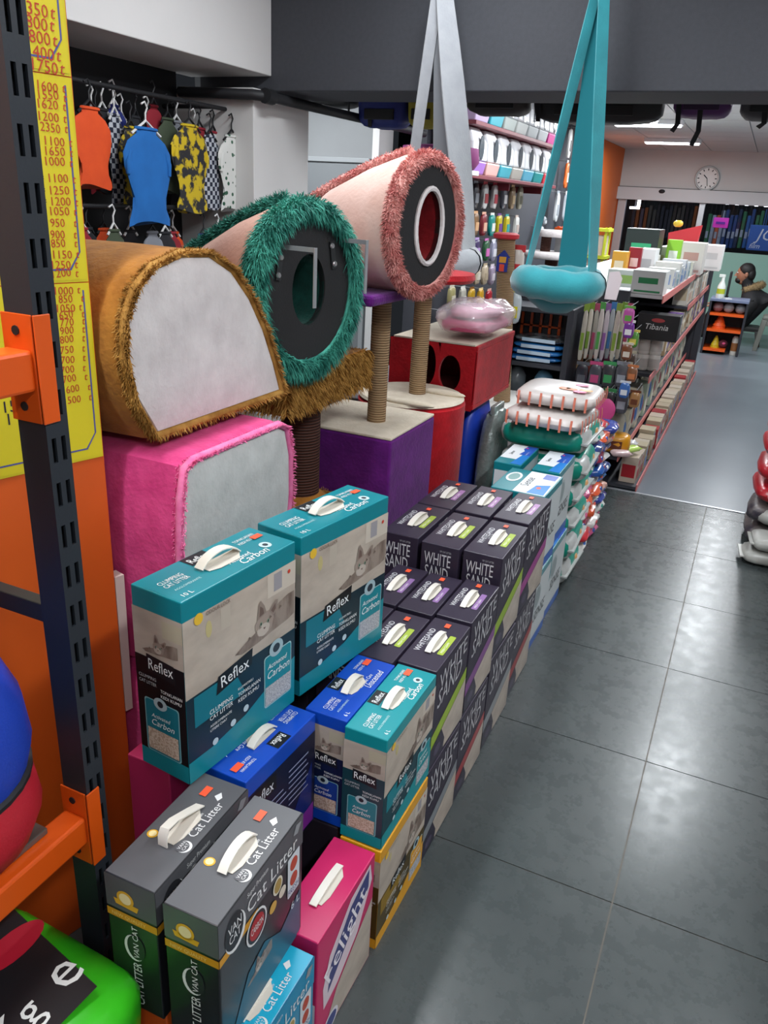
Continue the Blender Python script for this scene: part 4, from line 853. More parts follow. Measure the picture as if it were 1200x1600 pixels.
for i in range(2):
    t = thing('striped_pack', ('white pack with orange checked sides, lying on the teal bags', 'white pack with orange flower print, topmost on the teal bags')[i], 'pack', (-.69+.015*i, 3.28+.04*i, TB+i*.082), -.1+.12*i)
    b = MB(); pillow(b, (0, 0, .04), (.17, .17, .04), m_pk, .35, .012, i+3); b.build('pack', t, True)
    for k in range(7):
        y = -.14+k*.046; b = MB(); b.ribbon([(.172, y, .012), (.1735, y, .04), (.17, y, .068)], (0, 1, 0), .009, .002, m_str); b.build('stripe', t)
        b = MB(); b.ribbon([(-.14+k*.046, -.172, .012), (-.14+k*.046, -.1735, .04), (-.14+k*.046, -.17, .068)], (1, 0, 0), .009, .002, m_str); b.build('stripe', t)
    if i:
        for k in range(5):
            b = MB(); b.blob((random.uniform(.02, .13), random.uniform(-.1, .12), .0795), (.03, .025, .002), flat(('e07a35', 'd85b8a', 'e8a048')[k % 3]), 8, 4); b.build('flower', t)
PC = ['c9303a', 'd8d8d6', '2b5fae', 'd85f8f', '1f8f7d', 'e0e0dc', '8a2440', '3a4a9a', 'cfa090', 'e2603a', 'b8bcc0', '22448a']
k = 0
for j, (yc, n) in enumerate(((3.72, 12), (3.94, 11), (4.16, 10))):
    for i in range(n):
        ca, cb_ = random.sample(PC, 2); hz_ = .056
        t = thing('food_pouch', 'small glossy '+cn(ca)+' food pouch with '+cn(cb_)+' label in the mixed pile', 'pouch', (-.66+random.uniform(-.02, .02), yc+random.uniform(-.008, .008), i*hz_), random.uniform(-.12, .12), 'pile of small food pouches')
        b = MB(); pillow(b, (0, 0, hz_/2), (.12, .095, hz_/2), mat('pouch_'+ca, ca, .22, bump=.4, bscale=20, coat=.3), .3, .03, k, 14, 8); b.build('pouch', t, True)
        b = MB(); b.blob((.1, random.uniform(-.03, .03), hz_/2), (.021, .045, hz_*.3), flat(cb_, .25), 10, 6); b.build('label', t, True); k += 1
# blue sack and silvery bubble-wrapped sack standing below the red condo
t = thing('bubble_wrapped_sack', 'tall silvery bubble-wrapped sack leaning beside the teal bags', 'sack', (-.957, 3.36, 0))
b = MB(); b.blob((0, 0, .37), (.045, .15, .37), mat('silver_wrap', 'a9b4b0', .25, .3, col2='8f9c98', scale=60, bump=.9, bscale=70), 20, 14, .6, .02, seed=5); b.build('sack', t, True); MB().box(-.012, .012, -.07, .07, .725, .765, mat('silver_wrap', 'a9b4b0')).build('tied_top', t, bevel=.005)
t = thing('blue_sack', 'blue sack standing behind the silvery wrapped one', 'sack', (-1.05, 3.36, 0))
b = MB(); b.blob((0, 0, .385), (.04, .17, .385), mat('sack_blue', '1d3fb0', .4, bump=.4, bscale=20), 20, 12, .55, .02, seed=8); b.build('sack', t, True); MB().box(-.01, .01, -.09, .09, .74, .778, m_blue).build('sewn_top', t, bevel=.003)
t = thing('ribbon_bow', 'crumpled black and white gift ribbon on the teal bags', 'ribbon', (-.84, 3.53, TB))
for i in range(9):
    a = i*.7; b = MB(); b.ribbon([(.0, 0, .01), (.03*math.cos(a), .03*math.sin(a), .05+.01*(i % 3)), (.06*math.cos(a+.3), .06*math.sin(a+.3), .015)], (-math.sin(a), math.cos(a), .3), .012, .001, (m_black, m_screw)[i % 2]); b.build('loop', t)
# red-edged litter bags on the right of the aisle
m_rb = mat('bag_red', 'b3202c', .3, bump=.5, bscale=15, coat=.2); m_pg = mat('bag_pale', 'b9b9b4', .3, col2='a5a59f', scale=7, bump=.4, bscale=15)
zz = 0
for i in range(6):
    th = .115; dark = i < 2
    t = thing('food_bag', ('dark patterned food bag at the bottom of the right-hand stack', 'dark patterned food bag second from the floor in the right-hand stack')[i] if dark else 'red-edged pale food bag in the right-hand stack', 'bag', (.375, 4.42, zz), .05*(-1)**i, None if dark else 'red-edged food bags on the right')
    b = MB(); pillow(b, (0, 0, th/2), (.2, .2, th/2), mat('bag_dark', '3a3540', .35, col2='77706e', scale=14, contrast=2.5, bump=.4, bscale=15) if dark else m_rb, .4, .02, i+20); b.build('bag', t, True)
    b = MB(); pillow(b, (.02, -.05, th/2), (.175, .165, th*.47), m_pg, .35, .015, i+30); b.build('pale_panel', t, True); zz += th+.001
for i in range(2):
    t = thing('food_bag', ('flat grey-white food bag lying on the floor before the right-hand stack', 'small grey-white food bag resting on the flat one')[i], 'bag', (.31+.03*i, 4.08, i*.075), .1)
    b = MB(); pillow(b, (0, 0, .038), (.13, .1, .038), m_pg, .4, .03, 40+i); b.build('bag', t, True); b = MB(); b.prism([(-.08, -.003), (.08, -.003), (.08, .003), (-.08, .003)], (-.12, 0, .038), (0, 1, 0), (0, 0, 1), (-1, 0, 0), .022, m_pg); b.build('seal', t)
t = thing('shelf_unit', 'dark shelf unit with red price strip along the right side of the aisle', 'shelf', (.62, 2.9, 0))
b = MB(); b.box(.68, 1.0, 1.8, 3.95, 0, 1.35, mat('gondola_dark', '2b2d34', .5)); wbuild(b, 'carcass', t, bevel=.004)
for z in (.08, .45, .85, 1.2):
    b = MB(); b.box(.5, .68, 1.8, 3.95, z-.02, z, mat('gondola_dark', '2b2d34')); wbuild(b, 'shelf', t); b = MB(); b.box(.494, .5, 1.8, 3.95, z-.03, z+.012, mat('price_strip', 'c9706c', .4)); wbuild(b, 'price_strip', t)
k = 0
for z in (.08, .45, .85):
    for j in range(8):
        y = 1.95+j*.26; t = thing('food_bag', 'upright food bag on the right-hand shelf unit', 'bag', (.59, y, z), 0, 'bags on the right-hand shelf'); b = MB(); b.blob((0, 0, .13), (.07, .1, .13), (m_pg, m_rb, m_bagt, m_blue)[(j+k) % 4], 16, 10, .4, .02, seed=j); b.build('bag', t, True); b = MB(); b.blob((-.06, 0, .13), (.014, .07, .07), flat(PC[(j*5+k) % 12], .3), 14, 8); b.build('label', t, True); b = MB(); b.box(-.01, .01, -.06, .06, .245, .275, m_pg); b.build('seal', t); k += 1
# ================================================================== long shelf (gondola) in the middle of the far half
m_gon = mat('gondola_dark', '2b2d34', .5); m_strip = mat('price_strip', 'c9706c', .4); m_gtop = mat('gondola_top', 'b9bbbb', .5)
gd = thing('gondola_shelf', 'long dark gondola shelf with red price strips full of pet goods', 'shelf', (-.9, 6.9, 0))
GY0, GY1 = 4.9, 9.0
b = MB(); b.box(-.93, -.88, GY0, GY1, 0, 1.14, m_gon); wbuild(b, 'back_panel', gd)
for y, xe in ((GY0, -.68), (GY1-.05, -.5)): b = MB(); b.box(-1.35, xe, y, y+.05, 0, 1.16, m_gon); wbuild(b, 'end_panel', gd, bevel=.003)
b = MB(); b.box(-.53, -.46, GY1-.06, GY1+.02, 0, 1.16, m_gon); wbuild(b, 'corner_post', gd, bevel=.003)
SH = ((.03, -.435, 4.78, GY1), (.215, -.565, 4.72, GY1), (.69, -.475, 4.8, GY1), (.915, -.475, 6.75, GY1), (1.145, -.478, 4.8, 8.9))
for z, xf, y0, y1 in SH:
    b = MB(); b.box(-.88, xf-.006, max(y0, GY0+.05) if z > .3 else y0, y1, z-.02, z, m_gon if z < 1.1 else m_gtop); wbuild(b, 'shelf', gd)
    b = MB(); b.box(xf-.006, xf, y0, y1, z-.028, z+.014, m_strip); wbuild(b, 'price_strip', gd)
b = MB(); b.box(-1.35, -.93, GY0, GY1, 1.125, 1.145, m_gtop); wbuild(b, 'top_board', gd)
_PK = {}
def pack(kind, col, col2, w, d, h, label, cat, loc, group, rot=0, name=None):
    """small goods: front faces +X (rot 0). kinds: box, pouch, can, roll"""
    key = (kind, col, col2, w, d, h)
    t = thing(name or {'box': 'goods_box', 'pouch': 'goods_pouch', 'can': 'food_can', 'roll': 'paper_roll'}[kind], label, cat, loc, rot, group)
    if key in _PK:
        for o in _PK[key]: c = o.copy(); COL.objects.link(c); c.parent = t
        return t
    b = MB(); ma = mat('goods_'+col, col, .35); ps = []
    if kind == 'box':
        b.box(-d/2, d/2, -w/2, w/2, 0, h, ma); ps.append(b.build('box', t, bevel=.002))
        p = Print((d/2, -w/2, 0), (0, 1, 0), (0, 0, 1), (1, 0, 0)); p.rect(.08*w, .92*w, .06*h, .94*h, col, -.5); p.rect(.1*w, .9*w, .12*h, .5*h, col2, 1); p.disc(.5*w, .7*h, .25*w, .14*h, col2, 1, 10); ps.append(p.build('label', t))
        p = Print((-d/2, -w/2, 0), (1, 0, 0), (0, 0, 1), (0, -1, 0)); p.rect(.1*d, .9*d, .2*h, .7*h, col2, 1); ps.append(p.build('label', t))
    elif kind == 'pouch':
        b.blob((0, 0, h/2), (d/2, w/2, h/2), ma, 10, 8, .6, .03, seed=len(_PK)); ps.append(b.build('pouch', t, True))
        b = MB(); b.blob((d*.42, 0, h*.5), (d*.12, w*.34, h*.25), flat(col2, .3), 8, 6); ps.append(b.build('label', t, True))
        b = MB(); b.box(-.003, .003, -w*.4, w*.4, h*.94, h*1.06, ma); ps.append(b.build('seal', t))
    else:
        b.lathe([(w*.46, 0), (w*.5, .006), (w*.5, h-.006), (w*.46, h)], ma, 16); ps.append(b.build('body', t, True)); b = MB(); b.lathe([(w*.505, h*.2), (w*.505, h*.75)], flat(col2, .35), 16, cap=False); ps.append(b.build('label', t, True))
    _PK[key] = ps; return t
rnd = random.Random(12)
def row(z, xf, y0, y1, step, kinds, pal, hs, label, cat, group, depth=.11):
    y = y0; i = 0
    while y < y1:
        w = step*rnd.choice((.9, .9, .78)); c1, c2 = pal[i % len(pal)] if rnd.random() < .7 else rnd.choice(pal)
        h = rnd.choice(hs); xc = xf-.008-depth/2
        if z > 1.1 and any(x0-depth/2 < xc < x1+depth/2 and y0_-step/2 < y+step/2 < y1_+step/2 for x0, x1, y0_, y1_ in OCC): y += step; i += 1; continue
        pack(kinds[i % len(kinds)], c1, c2, round(w, 3), depth, h, label.format(cn(c1), cn(c2)), cat, (xf-.008-depth/2-rnd.uniform(0, .015), y+step/2, z+.001), group); y += step; i += 1
row(.03, -.44, 4.83, 8.78, .145, ('box',), (('b8a898', 'a3202a'), ('b3a595', '98282a'), ('8f2028', 'c8bca8'), ('b5ab9c', '2f5a98'), ('a89a84', '8a3b1e'), ('b0a48c', '3a6aa8'), ('9a2a2e', 'd0c4b0')), (.14, .155, .165), '{0} food box with {1} label in the bottom row of the long shelf', 'box', 'boxes in the bottom shelf row', .1)
row(.215, -.57, 4.97, 8.78, .125, ('pouch', 'box', 'pouch'), (('c9c2ac', '9c9a8e'), ('b9b7aa', '3c68a8'), ('cfc7b5', '8a2a30'), ('a8b7a2', 'd8d4c4')), (.2, .24, .28), '{0} food pack with {1} label on the low deck of the long shelf', 'pack', 'packs on the low deck', .12)
row(.69, -.48, 5.65, 8.78, .12, ('box', 'pouch', 'box'), (('b59a76', 'd8d0c0'), ('9a8fb0', '57307a'), ('c9b89a', '7a5a34'), ('6a4a8a', 'c8c0d0'), ('d0c8b8', 'a08a60')), (.16, .18, .2), '{0} pack with {1} label on the middle shelf of the long gondola', 'pack', 'packs on the middle shelf')
row(.915, -.48, 6.8, 8.78, .12, ('box',), (('cfcac0', 'b8a98c'), ('bdb8ac', '8a98a8'), ('d8d2c8', 'c09a8a')), (.15, .17, .185), '{0} box with {1} label on the short upper shelf of the long gondola', 'box', 'boxes on the short upper shelf')
# white rolls and the black display box at the near end
for i, (px, py) in enumerate(((990, 533), (1007, 533), (1025, 535), (986, 560), (1003, 563), (1020, 565))):
    p_ = aty(px, py, 5.05); pack('roll', 'cfc9c2', 'b9b2ac', .075, .075, .095, 'white roll standing below the black display box', 'roll', (p_.x, 5.05+.02*(i % 3), .692 if i > 2 else .788), 'white rolls')
a = aty(997, 492, 4.98); c_ = aty(1058, 525, 4.98); t = thing('display_box', 'black display box with red oval and white lettering at the shelf end', 'box', ((a.x+c_.x)/2, 5.05, .885))
w_ = c_.x-a.x; h_ = 1.035-.885; MB().box(-w_/2, w_/2, -.07, .07, 0, h_, mat('display_black', '17181b', .4)).build('box', t, bevel=.002)
p = Print((-w_/2, -.07, 0), (1, 0, 0), (0, 0, 1), (0, -1, 0)); p.rect(.004, w_-.004, .004, h_-.004, '17181b', 0); p.disc(.5*w_, .78*h_, .16*w_, .08*h_, 'a83a3c', 1); p.text('ТІВАНІЯ' if False else 'Tibania', .22*w_, .42*h_, .22*h_, 'd8d8d6', 2, .6*w_, shear=.2); p.build('front_print', t)
# goods on the gondola top at its near end
OCC = []
def topbox(px0, py0, px1, py1, y, z0, d, col, col2, label, cat='box', name='goods_box', txt=None, tc='e8e8e4'):
    a = aty(px0, py0, y); c = aty(px1, py1, y); w = abs(c.x-a.x); h = max(a.z, c.z)-z0; x = (a.x+c.x)/2; OCC.append((x-w/2, x+w/2, y, y+d))
    t = thing(name, label, cat, (x, y+d/2, z0)); MB().box(-w/2, w/2, -d/2, d/2, 0, h, mat('goods_'+col, col, .4)).build('box', t, bevel=.003)
    p = Print((-w/2, -d/2, 0), (1, 0, 0), (0, 0, 1), (0, -1, 0)); p.rect(.004, w-.004, .004, h-.004, col, -.5); p.rect(.2*w, .8*w, .45*h, .7*h, col2, 1); p.rect(.1*w, .9*w, .08*h, .16*h, col2, 1)
    if txt: p.text(txt, .24*w, .5*h, .14*h, tc, 2, .5*w)
    p.build('front_print', t); return t
ZT = 1.146
topbox(990, 421, 1035, 462, 4.95, ZT, .2, 'c4c6c4', '1f7a4a', 'grey-white box with a green label at the near end of the gondola top')
topbox(958, 392, 976, 428, 5.6, ZT, .1, 'd9a03a', 'e8d8b8', 'yellow-orange box standing on the gondola top', txt=None)
topbox(984, 386, 999, 418, 5.7, ZT, .05, '8e2430', 'd8b8ba', 'dark red card box standing on the gondola top')
topbox(1000, 388, 1022, 412, 5.8, ZT, .2, 'd6d8d8', 'b0b4b6', 'white carton beside the dark red card box')
topbox(1044, 374, 1062, 402, 6.6, ZT, .08, '8cc63a', 'e8f0e0', 'bright green box on the gondola top')
topbox(1064, 378, 1098, 408, 6.9, ZT, .3, 'c9c4bf', 'b08a84', 'grey patterned large box on the gondola top')
topbox(1098, 382, 1126, 410, 7.6, ZT, .3, 'e2e2df', 'c8cac8', 'tall white carton row end on the gondola top')
t = topbox(980, 356, 1027, 388, 6.3, ZT, .3, '202a28', '2e8f62', 'dark plastic crate with green slats and white lid on the gondola top', 'crate', 'plastic_crate'); 
t = thing('shopping_bag', 'red gift bag with a yellow bow on the gondola top', 'bag', (aty(1068, 370, 7.3).x, 7.3, ZT)); OCC.append((t.location.x-.13, t.location.x+.13, 7.24, 7.36)); zt = aty(1068, 350, 7.3).z-ZT
MB().loft([[(-.1, -.05, 0), (.1, -.05, 0), (.1, .05, 0), (-.1, .05, 0)], [(-.12, -.03, zt*.8), (.13, -.03, zt), (.13, .03, zt), (-.12, .03, zt*.8)]], mat('bag_gift_red', 'c83038', .4)).build('bag', t); MB().blob((-.06, 0, zt), (.04, .03, .03), mat('bow_yellow', 'd9b83a', .4), 10, 6).build('bow', t, True)
row(1.145, -.485, 5.45, 8.8, .13, ('box',), (('bfc0bd', '7f93b5'), ('b5b8bb', '4f78b0'), ('c6c4be', '98a0a4'), ('b2babd', '5f8a9a')), (.1, .12, .145), '{0} box with {1} label along the top edge of the long gondola', 'box', 'boxes on the top shelf', .16)
row(1.145, -.69, 5.3, 8.8, .2, ('box',), (('bdbdba', '9599a0'), ('c8c6c0', 'b4a58a'), ('b2b9b4', '7f9e52')), (.1, .16, .2), 'large {0} box with {1} label in the second row on the gondola top', 'box', 'second row on the gondola top', .18)
# end face: shelves on the left half
eu = thing('end_shelf', 'dark end shelf with blue packs and glass bowls at the gondola end', 'shelf', (-1.12, 4.75, 0))
b = MB(); b.box(-.95, -.915, 4.56, 4.89, 0, 1.06, m_gon); wbuild(b, 'side_post', eu, bevel=.003); b = MB(); b.box(-1.34, -1.31, 4.56, 4.89, 0, 1.06, m_gon); wbuild(b, 'side_post', eu, bevel=.003); b = MB(); b.box(-1.31, -.95, 4.87, 4.89, 0, 1.06, m_gon); wbuild(b, 'back', eu)
for z in (.5, .735, 1.05): b = MB(); b.box(-1.31, -.95, 4.57, 4.87, z-.025, z, m_gon); wbuild(b, 'shelf', eu)
for i in range(4):
    t = thing('blue_pack', 'flat blue film-wrapped pack stacked on the end shelf' if i < 3 else 'grey and black pack on top of the blue packs', 'pack', (-1.13+.01*i, 4.7, .737+i*.0375), .05*(-1)**i, 'blue packs on the end shelf' if i < 3 else None); b = MB(); pillow(b, (0, 0, .017), (.16, .11, .018), mat('film_blue', '2a74b8', .2, bump=.4, bscale=20, coat=.5) if i < 3 else mat('film_grey', '6f7478', .25, col2='2b2d30', scale=20, contrast=2), .4, .02, i); b.build('pack', t, True); b = MB(); b.box(-.1, .1, -.112, -.108, .005, .025, mat('film_label', 'b9cfe0', .3)); b.build('label', t)
for i, x in enumerate((-1.24, -1.07)):
    t = thing('water_dispenser', ('grey', 'blue')[i] + ' domed pet water dispenser on the lower end shelf', 'dispenser', (x, 4.7, .502)); b = MB(); b.lathe([(.07, 0), (.075, .02), (.06, .03)], m_black, 18); b.build('bowl', t, True); b = MB(); b.lathe([(.045, .03), (.06, .07), (.058, .13), (.035, .17), (.015, .18)], mat(('grey_tank', 'blue_tank')[i], ('6f777c', '5f8aa5')[i], .15, coat=.5), 18); b.build('tank', t, True)
t = thing('toy_ball_pack', 'orange and purple toy balls in a net at the end shelf', 'toy', (-1.38, 4.72, .6))
for z, c in ((.16, 'e2702a'), (.1, '7a4ab0'), (.04, 'c9a030')): b = MB(); b.blob((0, 0, z), (.04, .04, .034), mat('ball_'+c, c, .35), 14, 8); b.build('ball', t, True)
b = MB(); b.tube([(0, 0, 0), (0, 0, .22)], .003, m_black, 4); b.build('net_cord', t); t.location.z = .575
ob = thing('orange_bars', 'orange slatted crate on the upper end shelf', 'crate', (-1.17, 4.845, .737))
b = MB(); b.box(-.12, .13, .0, .02, .17, .18, m_beam); b.build('rail', ob)
for i in range(5): b = MB(); b.box(-.12+i*.058, -.104+i*.058, .0, .01, 0.0, .25, m_beam); b.build('slat', ob)
# hanging packs at the right half of the end face
PAL = [('b9b2a4', '7f9a3a'), ('c4bdb0', '6f8f34'), ('aaa79c', 'b04a6a'), ('c0b8b0', '4f9a4a'), ('b8aeb4', '8a5a9a'), ('a9b0b4', '3f7ab0')]
def hang(px, py, y, w, h, d, c1, c2, label, group, name='hanging_pack', normal='y'):
    p_ = aty(px, py, y); t = thing(name, label, 'pack', (p_.x, y, p_.z-h), 0, group)
    b = MB(); b.blob((0, 0, h*.45), (w/2, d/2, h*.45), mat('blister_'+c1, c1, .25, coat=.4), 10, 8, .6, .02, seed=int(px)); b.build('body', t, True)
    b = MB(); b.box(-w/2, w/2, -.002, .002, h*.86, h, mat('header_'+c2, c2, .4)); b.build('header_card', t); b = MB(); b.box(-w*.3, w*.3, -d/2-.002, -d/2+.002, h*.2, h*.5, flat(c2)); b.build('label', t)
    b = MB(); b.tube([(0, 0, h*.95), (0, 4.9-y+.0 if normal == 'y' else .1, h*.97)], .002, m_steel, 4); b.build('hook', t)
    return t
for i in range(9): hang(918+i*8.5, 474-(i % 2)*2, 4.7+(i % 3)*.045, .03, .33, .026, *PAL[i % 6], 'long stick pack with '+cn(PAL[i % 6][1])+' header hanging on the gondola end', 'stick packs on the gondola end')
for i in range(8):
    c1, c2 = (('2e2f36', '565a60'), ('4a4c54', 'c04a7a'), ('3c3d40', '3f9a5a'), ('55565c', '9aa0a8'))[i % 4]; hang(912+(i % 4)*21, 565+(i//4)*42, 4.66+.03*(i//4), .076, .15, .03, c1, c2, 'dark accessory pack with '+cn(c2)+' header hanging low on the gondola end', 'accessory packs on the gondola end')
for i, (px, py, c1, c2) in enumerate(((985, 478, 'c85fae', '6ab04a'), (992, 515, '5a9a3a', 'e0d060'), (982, 535, '7a4a2e', 'd8d0c0'), (990, 570, '8a5a3a', 'c87a4a'), (978, 595, '3a6ab0', 'd8dce0'), (994, 610, 'a87a4a', '6a3a1e'), (985, 500, '7a3a9a', 'f0f0f0'))):
    hang(px, py, 4.6+.035*(i % 2), .06, .1, .028, c1, c2, 'small coloured toy pack with ' + ('lilac', 'green', 'brown', 'tan', 'blue', 'ochre', 'violet')[i] + ' body hanging at the gondola corner', None)
for i in range(14):
    c1, c2 = (('6a4a34', 'c8a078'), ('8a6a4a', 'b84a3a'), ('4a4c58', '9ab0c0'), ('7a3a5a', 'd8b0c0'), ('2f4a5a', 'c0c8cc'), ('9a7a4a', '5a3a24'), ('54443c', 'd0c8b0'))[i % 7]
    hang(908+(i % 7)*13.5, 548+(i//7)*52+(i % 3)*6, 4.85, .046, .13, .022, c1, c2, cn(c1)+' toy pack with '+cn(c2)+' header in the back layer of the gondola end', 'back layer packs on the gondola end')
t = thing('pink_toy', 'pink disc toy hanging on the gondola end', 'toy', (aty(945, 640, 4.62).x, 4.62, aty(945, 655, 4.62).z)); b = MB(); b.blob((0, 0, .055), (.06, .012, .07), mat('toy_pink', 'd8508f', .4), 18, 10); b.build('disc', t, True); b = MB(); b.tube([(0, 0, .12), (0, 0, .17)], .004, m_black, 5); b.build('loop', t)
t = thing('gold_pack', 'glossy golden-yellow pack lying on the low deck at the gondola end', 'pack', (-.64, 4.83, .217), .1); b = MB(); b.blob((0, 0, .06), (.12, .065, .06), mat('pack_gold', 'c98a14', .3, bump=.4, bscale=12, coat=.3), 18, 10, .5, .03, seed=3); b.build('pack', t, True); b = MB(); b.box(-.02, .07, -.066, -.06, .03, .08, mat('gold_label', '5a2a14', .4)); b.build('label', t)
for i, (px, py, c1) in enumerate(((985, 690, 'd5d5d8'), (972, 712, 'c9b0b0'), (992, 700, 'b9d86a'))):
    p_ = atz(px, py, .245); t = thing('treat_sachet', ('silver', 'pale pink', 'lime green')[i] + ' treat sachet lying at the near end of the low deck', 'sachet', (p_.x-.02, max(p_.y, 4.74), .217 if i else .217), .5*i); b = MB(); pillow(b, (0, 0, .02), (.06, .035, .02), mat('sachet_'+c1, c1, .2, bump=.5, bscale=25, coat=.4), .5, .05, i); b.build('sachet', t, True); b = MB(); b.box(.05, .066, -.03, .03, .017, .023, mat('sachet_'+c1, c1)); b.build('seal', t)
# ================================================================== left wall of the far half: carriers, hanging packs, tools
SX = -1.9
ls = thing('wall_shelf', 'burgundy wall shelf carrying two rows of pet carriers', 'shelf', (-2.05, 6.5, 1.74))
m_burg = mat('shelf_burgundy', '6e1f2c', .5)
for z in (1.765, 2.085):
    b = MB(); b.box(WX, SX+.03, 5.36, 7.7, z-.025, z, m_burg); wbuild(b, 'board', ls, bevel=.003)
    for y in (5.5, 6.5, 7.5): b = MB(); b.box(WX, SX-.05, y, y+.02, z-.08, z-.025, m_burg); wbuild(b, 'bracket', ls)
m_cw = mat('carrier_white', 'cdced2', .35); m_smoke = mat('carrier_window', '4c555c', .12, coat=.5)
def carrier(z, y, col, cname, rowname):
    t = thing('pet_carrier', 'white pet carrier with ' + cname + ' base on the ' + rowname + ' shelf row', 'pet carrier', (SX-.13, y, z), 0, 'pet carriers on the wall shelf')
    b = MB(); b.loft([[(-.13, -.13, 0), (.13, -.13, 0), (.13, .13, 0), (-.13, .13, 0)], [(-.14, -.148, .085), (.145, -.148, .085), (.145, .148, .085), (-.14, .148, .085)]], mat('carrier_'+col, col, .4)); b.build('base_tub', t, bevel=.01)
    b = MB(); b.loft([[(-.14, -.15, .086), (.148, -.15, .086), (.148, .15, .086), (-.14, .15, .086)], [(-.13, -.145, .2), (.14, -.145, .2), (.14, .145, .2), (-.13, .145, .2)], [(-.09, -.1, .29), (.09, -.1, .29), (.09, .1, .29), (-.09, .1, .29)]], m_cw); b.build('cover', t, bevel=.015)
    b = MB(); pts = hole_poly(0, 0, .045, .075, 16); b.prism([(y_, .165+z_) for y_, z_ in pts], (.146, 0, 0), (0, 1, 0), (0, 0, 1), (1, 0, -.05), .006, m_smoke); b.build('window', t)
    b = MB(); b.tube([(0, -.06, .288), (0, -.05, .302), (0, .05, .302), (0, .06, .288)], .008, m_cw, 6); b.build('handle', t, True)
for i, (c, nm) in enumerate((('9a6ab8', 'lilac'), ('d8a8a2', 'salmon'), ('3f9fb0', 'turquoise'), ('a9a49c', 'beige'), ('5aa8c4', 'sky blue'), ('158a8c', 'dark teal'), ('c4303e', 'red'))): carrier(1.766, 5.55+i*.318, c, nm, 'lower')
for i, (c, nm) in enumerate((('b9a4c8', 'pale lilac'), ('3fa8b8', 'bright turquoise'), ('a8b2ae', 'grey-green'), ('bcc0be', 'light grey'), ('b0b6b8', 'silver grey'), ('b4b8bc', 'pale grey'), ('c23a8a', 'magenta'))): carrier(2.086, 5.55+i*.318, c, nm, 'upper')
def wall_pack(px, py, w, h, c1, c2, label, group, x=-2.05, name='treat_pack', cat='pack'):
    p_ = atx(px, py, x); t = thing(name, label, cat, (x, p_.y, p_.z-h/2), 0, group)
    b = MB(); b.blob((0, 0, h*.45), (.02, w/2, h*.47), mat('treat_'+c1, c1, .3, bump=.3, bscale=30, coat=.3), 10, 8, .5, .03, seed=int(px*7+py)); b.build('pouch', t, True)
    b = MB(); b.box(.017, .022, -w*.36, w*.36, h*.2, h*.55, flat(c2)); b.build('label', t); b = MB(); b.box(-.002, .002, -w*.45, w*.45, h*.88, h, mat('treat_'+c2, c2, .4)); b.build('header_card', t)
    b = MB(); b.tube([(0, 0, h*.95), (WX-x, 0, h*.98)], .003, m_steel, 4); b.build('hook', t); return t
RW = [  # px centre y, list of (px x, colours)
    (305, .19, .1, [(742, '2a2c34', '8a8f98'), (757, 'c8c8c8', 'b0383f'), (772, 'c9c4c4', 'c03a4a'), (787, '4a4c58', 'd8d8da'), (800, '8a7458', 'c8b088'), (812, '9c9a88', '5a5a4a')]),
    (350, .175, .1, [(742, '7a5a3a', 'c89a70'), (755, '7a2a30', 'd8a890'), (768, '1a8a84', 'e0e0dc'), (779, 'c0b020', '6a3a8a'), (791, 'c8b828', '2a9a9a'), (806, 'd8d8d4', 'b8a8a0')]),
    (390, .17, .105, [(744, '3a2a5a', 'b090c8'), (759, '2a5a3a', 'c86ab0'), (770, '9a9ab0', 'd8d8e0')]),
    (428, .165, .105, [(745, 'c8b8a0', 'd8d0c0'), (757, 'c0b098', 'b0a088'), (768, 'a89ab0', 'd0c8d0')]),
    (467, .17, .11, [(705, 'a0986a', 'c8c0b0'), (722, 'b8b4a8', 'd8d8d4'), (736, 'c49a2a', '8a5a1a'), (750, 'd0a030', 'f0d8a0'), (763, 'b02a38', 'e0b0a0')]),
    (505, .16, .11, [(690, '9a8a7a', '5a2a2a'), (712, 'b0503a', 'd0c0b0'), (735, 'c8c0b8', 'a83038')])]
CN = {0: 'top', 1: 'second', 2: 'third', 3: 'fourth', 4: 'fifth', 5: 'lowest'}
for r_i, (py, h, w, lst) in enumerate(RW):
    for px, c1, c2 in lst: wall_pack(px, py+(px-760)*.06, w, h, c1, c2, cn(c1) + ' treat pack with ' + cn(c2) + ' label in the ' + CN[r_i] + ' row under the pet carriers', 'treat packs in the ' + CN[r_i] + ' hook row')
for i, (px, py, w, h, c1, c2, lb) in enumerate(((872, 220, .1, .12, 'd8d8d8', '2a2a2e', 'white boxed gadget'), (890, 222, .09, .3, 'dcdcdc', '1c1c20', 'white curved brush'), (903, 222, .08, .3, 'd0d2d4', '26262a', 'white and black comb'), (885, 272, .07, .27, 'd8662a', 'c8c8cc', 'orange handled brush'), (898, 278, .07, .27, '3f6ab8', 'c8c8cc', 'blue handled brush'), (905, 265, .06, .25, 'b8bcc0', '2a2a2e', 'grey handled comb'), (870, 322, .12, .3, 'b9bdc2', '8a9098', 'clear tube pack next to the strap'), (883, 322, .1, .3, 'aab0b8', 'd0d4d8', 'clear tube pack in the middle'), (894, 323, .1, .3, 'a2a8b2', 'd0d4d8', 'clear tube pack at the orange wall'), (906, 330, .06, .35, 'd0d0d0', 'b0b0b0', 'long white pack'), (850, 345, .1, .08, '7a7f86', 'a8acb0', 'small grey box'), (845, 358, .14, .05, '9aa0a6', 'b8bcc0', 'flat grey box'))):
    wall_pack(px, py, w, h, c1, c2, lb + ' hanging on the dark slatwall', None, -2.1, 'grooming_tool', 'tool')
